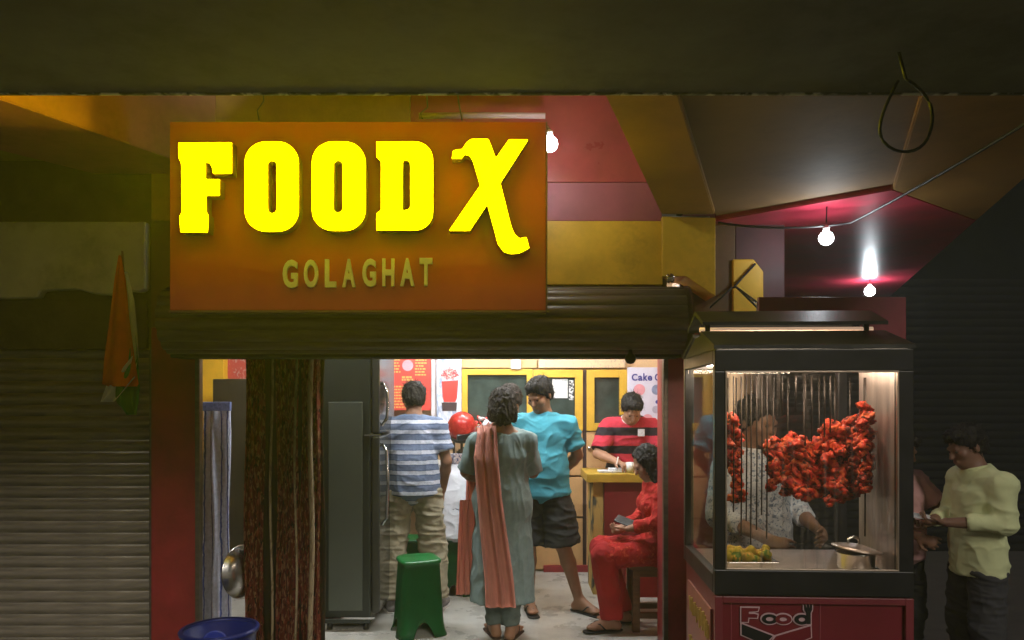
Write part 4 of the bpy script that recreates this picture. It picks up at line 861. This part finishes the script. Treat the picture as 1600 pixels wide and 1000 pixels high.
        g.ell(T(0, .055, -.05), (.080, .060, .12), .03, Rh); g.cap(T(0, .05, -.03), J['neck']+V3(0, .085, -.02), .078, .072, .03); g.cap(J['neck']+V3(0, .085, -.02), J['neck']+V3(0, .125, -.24), .072, .045, .03)
        for sd in (-1, 1): g.cap(T(sd*.068, .0, .02), T(sd*.080, .0, -.10), .036, .034, .02); g.cap(T(sd*.080, .0, -.10), J['neck']+V3(sd*.11, -.05, -.16), .034, .022, .02)
        g.cut(T(0, -.050, .050), nrm(Rh@V3(0, -1, -.05)))
    ho = g.obj('hair', hm, e, fold=.012, fr=(50, 50, 14), seed=seed, scale=k, fine=.006)
    nv = len(ho.data.vertices); co = np.empty(nv*3, 'f'); ho.data.vertices.foreach_get('co', co); co = co.reshape(-1, 3); no = np.empty(nv*3, 'f'); ho.data.vertex_normals.foreach_get('vector', no); no = no.reshape(-1, 3)
    rg = np.random.default_rng(seed+5); pk = rg.choice(nv, 900); crown = np.array(T(0, .03, .12))*k; VV, FF = [], []
    for i in pk:
        p, n_ = co[i], no[i]; fl = p-crown+V3(0, 0, -.05); fl = nrm(fl-n_*(fl@n_)+rg.normal(0, .25, 3)); sd_ = nrm(np.cross(fl, n_)); Ls = rg.uniform(.018, .036); lf = rg.uniform(.002, .010); b0 = len(VV)
        for t in (0, .5, 1): 
            c = p+fl*Ls*t+n_*(.001+lf*t*(1.3-t)); w_ = .0016*(1-.85*t); VV += [c-sd_*w_, c+sd_*w_]
        FF += [(b0, b0+1, b0+3, b0+2), (b0+2, b0+3, b0+5, b0+4)]
    meshobj('hair_strands', VV, FF, hm, e)['kind'] = 'stuff'
    cloth(e, J, k, f, up, lat, T)
    return e
def lerp(a, b, t): return a+(b-a)*t
def shirt(e, J, k, m, name='shirt', hem=.88, sleeve=.62, o=.018, belly=0, fem=0, fold=.010, seed=0, collar=None, flare=.0, T=None, dep=.72, hemw=.165, slack=0):
    s = SDF(.0078); f, up, lat = torso(s, J, o, belly, fem, .04, dep); hemp = J['pelvis']+(J['pelvis']-J['waist'])/np.linalg.norm(J['pelvis']-J['waist'])*(.95-hem)
    s.cap(J['waist'], hemp, .145+o, hemw+o*.3+.016, .05, (f, dep+.06), capb=True)
    for S in 'LR':
        sh, el, wr = J['sh'+S], J['el'+S], J['wr'+S]
        if sleeve <= 1:
            b = lerp(sh, el, sleeve); s.cap(lerp(sh, el, -.05), b, .064+o*.4, .058+o*.3+flare, .03, capb=True)
        else:
            s.cap(sh, el, .064+o*.4, .052+o*.2, .03); s.cap(el, lerp(el, wr, sleeve-1), .052+o*.2, .043+o*.1, .02, capb=True)
    d = nrm(J['neck']-J['chest']); s.cut(J['neck']+d*.012, d)
    ob = s.obj(name, m, e, fold=fold, fr=(7, 7, 12), seed=seed, scale=k)
    if collar:
        n = nrm(J['neck']-J['chest']*.5-J['waist']*.5); q = J['neck']+d*.0; a = nrm(np.cross(n, V3(0, 1, 0))); b_ = np.cross(n, a); pts = []
        for i in range(25):
            t = 2*math.pi*i/24; pts.append((q+a*.068*math.cos(t)+b_*.066*math.sin(t)+d*(.012)-V3(0, 0, .012)*max(0, math.cos(t-math.pi*.5)))*k)
        tube('collar', pts[:-1], .013*k, collar, e, 8, True)
    return ob
def legs(e, J, k, m, name='trousers', to=.93, o=.016, fold=.012, seed=0, wide=0, short=None, tw=.0, top=None):
    s = SDF(.0078); s.cap(J['pelvis']+V3(0, 0, .05), J['pelvis']-V3(0, 0, .01), .142+o*.4, .148+o*.4, .03, (V3(0, 1, 0), .74))
    for S in 'LR':
        hp, kn, an = J['hip'+S], J['kn'+S], J['an'+S]
        if short: s.cap(hp, lerp(hp, kn, short), .092+o*.5, .096+o+wide, .03, capb=True)
        else: s.cap(hp, kn, .090+o*.5, .070+o+wide, .03); s.cap(kn, lerp(kn, an, to), .070+o+wide, .050+o+wide+tw, .02, capb=True)
    if top: s.cut(V3(0, 0, top), V3(0, 0, 1))
    return s.obj(name, m, e, fold=fold, fr=(8, 8, 20), seed=seed, scale=k)
def sandals(e, J, k, m):
    for S in 'LR':
        h, b, fw = J['heel'+S], J['ball'+S], J['fwd'+S]; z = -.031
        s = SDF(.005); a = h-fw*.012+V3(0, 0, z); c = b+fw*.04+V3(0, 0, z); s.cap(a, c, .036, .045, 0, (V3(0, 0, 1), .25)); o = s.obj('sandal', m, e, scale=k)
        sd = np.cross(fw, V3(0, 0, 1)); t = b+fw*.02+V3(0, 0, .022)
        tube('strap', [(h+fw*.09+sd*.042+V3(0, 0, -.02))*k, (h+fw*.13+sd*.03+V3(0, 0, .022))*k, t*k, (h+fw*.13-sd*.03+V3(0, 0, .022))*k, (h+fw*.09-sd*.042+V3(0, 0, -.02))*k], .006*k, m, o, 6)
def shoes(e, J, k, m, sole):
    for S in 'LR':
        h, b, fw = J['heel'+S], J['ball'+S], J['fwd'+S]; s = SDF(.006); s.cap(h, b+fw*.04, .043, .042, 0, (V3(0, 0, 1), .85)); s.cap(J['an'+S]-V3(0, 0, .005), h, .046, .042, .02); s.cap(J['an'+S]+fw*.02, b, .042, .036, .02); s.cut(h-V3(0, 0, .038), V3(0, 0, -1)); o = s.obj('shoe', m, e, scale=k)
        s = SDF(.006); s.cap(h+V3(0, 0, -.034), b+fw*.042+V3(0, 0, -.034), .047, .047, 0, (V3(0, 0, 1), .26)); s.obj('sole', sole, o, scale=k)
def ribbon(e, name, pts, m, k, nw=14, ruf=.012, seed=0, thick=.0025):
    """cloth strip: pts = [(centre, width vector, normal)]"""
    n = len(pts)-1
    def fn(u, v):
        t = v*n; i = min(int(t), n-1); w = t-i; c, wv, nn = [np.array(pts[i][q], float)*(1-w)+np.array(pts[i+1][q], float)*w for q in range(3)]
        return Vector((c+wv*(u-.5)+nn*ruf*(math.sin(u*17+seed+1.2*math.sin(v*6))+.5*math.sin(u*31+2*seed+v*4)))*k)
    return grid(name, fn, 44, 60, m, e, thick)

khaki = mat('khaki_cotton', (.36, .32, .215), .85, var=.12, vs_=10, bump=.05, bs=200)
dkcl = mat('black_cotton', (.012, .013, .013), .85, var=.3); rub = mat('dark_rubber', (.012, .012, .012), .6)

# 1 man in the striped T-shirt, seen from behind, hands on the table
J = skel(chest=(0, -.05, 1.26), neck=(0, -.075, 1.445), head=(.0, -.12, 1.565), shL=(.185, -.05, 1.39), shR=(-.185, -.05, 1.39), elL=(.25, -.06, 1.12), wrL=(.19, -.27, 1.03), elR=(-.245, -.03, 1.10), wrR=(-.22, -.15, .87),
         hipL=(.095, .01, .92), knL=(.15, -.03, .50), anL=(.16, .03, .085), hipR=(-.095, .01, .92), knR=(-.14, -.01, .50), anR=(-.165, .06, .085), toeL=(.22, -.13, .03), toeR=(-.24, -.10, .03))
def c1(e, J, k, f, up, lat, T):
    st = band_mat('blue_white_stripes', [(0, (.58, .62, .70)), (.36, (.10, .14, .24)), (.44, (.16, .21, .32)), (.88, (.10, .14, .24))], .074, 2, .2, warp=.012, noise=.16)
    shirt(e, J, k, st, 'striped_shirt', hem=.87, sleeve=.66, o=.022, fold=.009, seed=1, flare=.012)
    legs(e, J, k, khaki, 'trousers', to=.97, o=.020, fold=.017, seed=2, wide=.008, tw=.01, top=.90); shoes(e, J, k, mat('grey_shoe', (.20, .19, .19), .6, var=.4, vs_=30), white_p)
person('man seen from behind in a blue and white striped T-shirt and khaki trousers', 1.70, (X(646, 5.5), 5.5, 0), R(186), J, c1, look=(.15, .25, 0), seed=1)

# 2 person in white seated on a stool, bent forward
J = skel(pelvis=(0, .0, .56), waist=(0, -.05, .68), chest=(0, -.16, .85), neck=(0, -.28, .98), head=(0, -.40, 1.02), shL=(.18, -.24, .95), shR=(-.18, -.24, .95), elL=(.22, -.42, .76), wrL=(.12, -.55, .86), elR=(-.22, -.42, .76), wrR=(-.12, -.55, .86),
         hipL=(.09, -.02, .55), knL=(.15, -.42, .52), anL=(.15, -.40, .09), hipR=(-.09, -.02, .55), knR=(-.15, -.42, .52), anR=(-.15, -.40, .09), toeL=(.16, -.6, .03), toeR=(-.16, -.6, .03))
def c2(e, J, k, f, up, lat, T):
    shirt(e, J, k, mat('white_cotton', (.62, .64, .68), .85, var=.05), 'white_shirt', hem=.80, sleeve=.7, o=.028, fold=.008, seed=4, hemw=.19); legs(e, J, k, mat('grey_trousers', (.10, .11, .13), .8), 'trousers', seed=3)
person('person in a white shirt seated with the back turned on a green stool', 1.68, (X(708, 6.0), 6.02, 0), R(170), J, c2, look=(0, .9, 0), seed=2)

# 3 woman in the grey green kameez with a peach scarf
J = skel(elR=(-.215, -.06, 1.13), wrR=(-.14, -.26, 1.12), elL=(.25, -.03, 1.14), wrL=(.17, -.25, 1.05), knL=(.06, -.02, .5), anL=(.05, .0, .085), knR=(-.06, 0, .5), anR=(-.055, .06, .085), hipL=(.08, 0, .92), hipR=(-.08, 0, .92), toeL=(.10, -.2, .03), toeR=(-.13, -.12, .03), shL=(.165, .01, 1.395), shR=(-.165, .01, 1.395))
def c3(e, J, k, f, up, lat, T):
    m = mat('grey_green_cotton', (.21, .29, .28), .85, var=.14, vs_=20, bump=.04)
    s = SDF(.0078); torso(s, J, .020, 0, 1, .04, .74)
    s.cap(V3(0, 0, .97), V3(.0, .01, .26), .175, .225, .05, (V3(0, 1, 0), .74), capb=True); s.cap(J['waist'], V3(0, 0, .95), .14, .178, .05, (V3(0, 1, 0), .74))
    for S in 'LR': s.cap(J['sh'+S], lerp(J['sh'+S], J['el'+S], .98), .066, .066, .03, capb=True)
    d = V3(0, 0, 1); s.cut(J['neck']+V3(0, 0, -.012), nrm(V3(0, .35, 1))); s.obj('kameez', m, e, fold=.013, fr=(13, 13, 3.5), seed=6, scale=k)
    legs(e, J, k, mat('dark_grey_green_cotton', (.10, .13, .115), .85, var=.2, vs_=20), 'churidar', to=.96, o=.010, fold=.010, seed=5)
    pm = mat('peach_cotton', (.78, .35, .27), .85, var=.10, vs_=16, bump=.05, stretch=(3, 3, .4))
    x = V3(1, 0, 0); B = V3(0, 1, 0)
    # in the person's own frame: back is +y, her left shoulder is +x
    ribbon(e, 'dupatta', [((.20, -.17, .40), x*.13, -B), ((.20, -.17, .75), x*.12, -B), ((.19, -.165, 1.10), x*.12, -B), ((.15, -.12, 1.36), x*.11, -B), ((.115, -.03, 1.468), V3(.12, 0, -.04), V3(0, 0, 1)), ((.11, .09, 1.43), V3(.13, 0, -.05), B), ((.115, .165, 1.25), x*.165, B), ((.095, .175, 1.0), x*.165, B), ((.06, .215, .70), x*.18, B), ((.03, .235, .45), x*.19, B), ((.02, .24, .27), x*.20, B)], pm, k, ruf=.010, seed=1)
    ribbon(e, 'dupatta_end', [((.255, .02, .95), x*.075, B), ((.262, .03, .70), x*.085, B), ((.268, .03, .45), x*.09, B), ((.27, .02, .30), x*.10, B)], pm, k, ruf=.008, seed=3)
    sandals(e, J, k, mat('brown_sandal', (.06, .03, .02), .6))
person('woman seen from behind in a long grey green kameez with a peach scarf', 1.62, (X(785, 4.86), 4.86, 0), R(183), J, c3, hair='tied', look=(.0, .18, 0), haircol=(.020, .013, .010), fem=1, seed=3)

# 4 man in a pale shirt between the woman and the man in teal
def c4(e, J, k, f, up, lat, T):
    shirt(e, J, k, mat('pale_shirt', (.60, .60, .64), .85, var=.06), 'shirt', sleeve=.7, seed=8, collar=mat('pale_shirt', (.6, .6, .6))); legs(e, J, k, mat('dark_trousers', (.03, .03, .04), .8), seed=9)
J = skel(elL=(.24, -.05, 1.13), wrL=(.13, -.27, 1.10), elR=(-.24, -.05, 1.13), wrR=(-.13, -.27, 1.08))
person('man in a pale shirt half hidden behind the woman with the peach scarf', 1.665, (X(797, 5.95), 5.95, 0), R(205), J, c4, look=(.2, .45, 0), haircol=(.02, .016, .013), seed=4)

# 5 man in the teal polo shirt and black shorts, looking down to the left
J = skel(head=(-.015, -.045, 1.575), elL=(.245, .07, 1.14), wrL=(.12, .17, 1.0), elR=(-.235, .02, 1.13), wrR=(-.16, -.19, 1.04), knL=(.15, -.015, .50), anL=(.26, .05, .085), knR=(-.10, -.03, .5), anR=(-.10, .0, .085), toeL=(.46, -.04, .03), toeR=(-.02, -.16, .03), shL=(.18, .01, 1.40), shR=(-.18, .01, 1.40))
def c5(e, J, k, f, up, lat, T):
    m = mat('teal_pique', (.055, .32, .41), .85, var=.10, vs_=14, bump=.05, bs=220)
    shirt(e, J, k, m, 'polo_shirt', hem=.86, sleeve=.72, o=.020, belly=.055, fold=.011, seed=11, flare=.014, collar=mat('dark_collar', (.02, .05, .06), .8), dep=.80, hemw=.18)
    legs(e, J, k, dkcl, 'shorts', short=1.0, o=.016, fold=.012, seed=12, wide=.016, top=.885); sandals(e, J, k, rub)
    s = SDF(.006); s.cap(J['neck']+V3(0, -.066, -.005), J['neck']+V3(0, -.105, -.12), .018, .010, .01); s.obj('placket', mat('dark_collar', (.02, .05, .06), .8), e, scale=k)
person('stout man in a teal polo shirt, black shorts and flip flops looking down', 1.72, (X(848, 5.45), 5.45, 0), R(-14), J, c5, look=(-.35, .50, 0), belly=.03, seed=5)

# 6 cashier leaning on the counter
J = skel(chest=(0, -.10, 1.25), neck=(0, -.19, 1.39), head=(.01, -.275, 1.465), shL=(.18, -.15, 1.345), shR=(-.18, -.15, 1.345), elL=(.26, -.24, 1.10), wrL=(.10, -.43, 1.045), elR=(-.27, -.22, 1.09), wrR=(-.11, -.44, 1.04), waist=(0, -.03, 1.07))
def c6(e, J, k, f, up, lat, T):
    m = band_mat('red_black_rugby_stripes', [(0, (.50, .035, .06)), (.46, (.018, .012, .016)), (.90, (.50, .035, .06))], .158, 2, .46, warp=.01, noise=.12)
    shirt(e, J, k, m, 'striped_polo', hem=.86, sleeve=.85, o=.020, fold=.011, seed=14, flare=.014, collar=mat('white_collar', (.62, .60, .60), .8)); legs(e, J, k, dkcl, seed=15)
    c = J['chest']*.6+(J['shL']*.4)+V3(.02, -.145, .0); box('badge', (c-V3(.03, .004, .03))*k, (c+V3(.025, .012, .03))*k, mat('white_badge', (.6, .6, .62), .7, var=.2, vs_=60), e, .003)
person('cashier in a red and black striped polo with white collar leaning over the counter', 1.72, (X(983, 6.46), 6.48, 0), R(-6), J, c6, look=(.15, .72, 0), skin=(.34, .18, .11), palms={'L': (0, 0, -1), 'R': (0, 0, -1)}, seed=6)
o = tube('pen', [(X(962, 5.97), 5.97, 1.0), (X(966, 6.0), 6.0, 1.10)], .005, white_p); tag(o, 'white pen in the hand of the cashier', 'pen')

# 7 girl in red seated on the bench, looking at a phone
J = skel(pelvis=(0, .02, .60), waist=(0, .03, .72), chest=(0, .01, .93), neck=(0, -.03, 1.12), head=(0, -.085, 1.235), shL=(.155, -.01, 1.07), shR=(-.155, -.01, 1.07), elL=(.20, -.06, .82), wrL=(.09, -.24, .76), elR=(-.20, -.06, .82), wrR=(-.08, -.24, .75),
         hipL=(.085, .0, .59), knL=(.10, -.43, .57), anL=(.09, -.36, .10), hipR=(-.085, .0, .59), knR=(-.10, -.40, .58), anR=(-.10, -.24, .10), toeL=(.10, -.56, .03), toeR=(-.12, -.44, .03))
def c7(e, J, k, f, up, lat, T):
    m = blotch_mat('red_dotted_cotton', (.42, .018, .015), ((.58, .09, .05), (.28, .010, .01)), 40, .6, (1, 1, 1)); m2 = mat('red_cotton', (.40, .015, .018), .85, var=.15)
    s = SDF(.0078); torso(s, J, .018, 0, 1, .04, .74)
    for S in 'LR': s.cap(J['sh'+S], J['el'+S], .060, .052, .03); s.cap(J['el'+S], lerp(J['el'+S], J['wr'+S], .75), .052, .045, .02, capb=True); s.cap(J['hip'+S], lerp(J['hip'+S], J['kn'+S], .97), .098, .086, .05)
    s.cut(J['neck']+V3(0, 0, .005), V3(0, -.2, 1)); s.obj('kameez', m, e, fold=.010, fr=(12, 12, 14), seed=17, scale=k)
    s = SDF(.0078)
    for S in 'LR': s.cap(lerp(J['hip'+S], J['kn'+S], .3), J['kn'+S], .088, .084, .03); s.cap(J['kn'+S], lerp(J['kn'+S], J['an'+S], .96), .082, .078, .03, capb=True)
    s.obj('salwar', m2, e, fold=.014, fr=(13, 13, 5), seed=18, scale=k); sandals(e, J, k, rub)
gl_ = (X(1027, 5.08), 5.06, -.005)
person('girl in a red dotted salwar suit seated sideways on the wooden bench', 1.56, gl_, R(-86), J, c7, hair='long', look=(0, .55, 0), fem=1, skin=(.36, .19, .12), palms={'L': (-.3, 0, .9), 'R': (.3, 0, .9), 'flipL': 1, 'flipR': 1}, curl=(.7, .7), seed=7)
o = box('phone', (-.035, -.07, -.004), (.035, .07, .004), black, None, .003); o.location = (X(977, 5.03), 5.02, .735); o.rotation_euler = (.3, -.5, .9); tag(o, 'black phone held in the lap of the girl in red', 'phone')

# 8 cook behind the glass cabinet
J = skel(elL=(.24, -.02, 1.13), wrL=(.16, -.24, 1.08), elR=(-.24, -.02, 1.13), wrR=(-.14, -.24, 1.05))
def c8(e, J, k, f, up, lat, T):
    shirt(e, J, k, blotch_mat('blue_white_check', (.50, .55, .60), ((.14, .19, .27), (.6, .62, .64)), 55, .56), 'checked_shirt', sleeve=1.5, seed=20, o=.02, collar=mat('check_collar', (.45, .5, .56), .8), hem=.90)
    legs(e, J, k, dkcl, seed=21); sandals(e, J, k, rub)
person('cook in a blue and white checked shirt standing behind the glass cabinet', 1.76, (X(1181, 3.88), 3.88, GZ), R(20), J, c8, look=(.2, .25, 0), skin=(.22, .12, .075), seed=8)

# 9 person in a pink sleeve behind the cabinet corner
J = skel(elL=(.265, -.13, 1.17), wrL=(.17, -.30, 1.08), elR=(-.22, -.02, 1.13), wrR=(-.12, -.22, 1.05))
def c9(e, J, k, f, up, lat, T):
    shirt(e, J, k, mat('dusty_pink_cotton', (.48, .26, .25), .85, var=.12), 'pink_shirt', sleeve=.72, seed=23, o=.022, flare=.014); legs(e, J, k, dkcl, seed=24)
person('person in a dusty pink shirt mostly hidden behind the right edge of the cabinet', 1.56, (X(1404, 4.55), 4.55, GZ), R(25), J, c9, look=(.2, .4, 0), skin=(.24, .12, .075), seed=9)

# 10 man in the pale green shirt using a phone
J = skel(chest=(0, .01, 1.27), neck=(0, -.02, 1.45), head=(0, -.075, 1.565), elL=(.225, .0, 1.14), wrL=(.10, -.27, 1.13), elR=(-.225, -.01, 1.13), wrR=(-.06, -.29, 1.10), shL=(.185, .01, 1.40), shR=(-.185, .01, 1.40))
def c10(e, J, k, f, up, lat, T):
    m = mat('pale_lime_cotton', (.62, .66, .36), .85, var=.08, vs_=8, bump=.04)
    shirt(e, J, k, m, 'shirt', hem=.82, sleeve=1.62, o=.015, belly=.0, fold=.011, seed=26, collar=m, flare=.0, dep=.66, hemw=.165); legs(e, J, k, mat('dark_grey_trousers', (.035, .035, .04), .85), 'trousers', o=.014, fold=.014, seed=27, wide=.004, top=.845)
    sandals(e, J, k, rub)
pl_ = (X(1531, 4.2), 4.22, GZ)
person('man in a pale lime shirt and dark trousers looking at his phone in the dark', 1.62, pl_, R(-86), J, c10, look=(.0, .42, 0), skin=(.20, .105, .07), palms={'L': (-.3, -.2, .9), 'R': (.3, 0, .9), 'flipL': 1, 'flipR': 1}, curl=(.55, .5), seed=10)
o = box('phone', (-.036, -.075, -.004), (.036, .075, .004), mat('pale_phone', (.5, .5, .5), .3), None, .003); o.location = (pl_[0]-.375, pl_[1]-.05, GZ+1.105); o.rotation_euler = (.15, -.25, 1.3); tag(o, 'pale phone held by the man in the lime shirt', 'phone')
# ------------------------------------------------------------------ added haze volume standing in for lens glare round the sign
hz = box('glare_haze', (-105, -105, GZ-1.2), (105, 105, 9), None, None, 0); hz['kind'] = 'stuff'
hm_ = bpy.data.materials.new('glare_volume'); hm_.use_nodes = True; nt = hm_.node_tree; nt.nodes.remove(nt.nodes['Principled BSDF'])
pv = nt.nodes.new('ShaderNodeVolumePrincipled'); pv.inputs['Color'].default_value = (.9, .92, .95, 1); pv.inputs['Density'].default_value = .009; pv.inputs['Anisotropy'].default_value = .35
nt.links.new(pv.outputs[0], nt.nodes['Material Output'].inputs['Volume']); hz.data.materials.append(hm_)
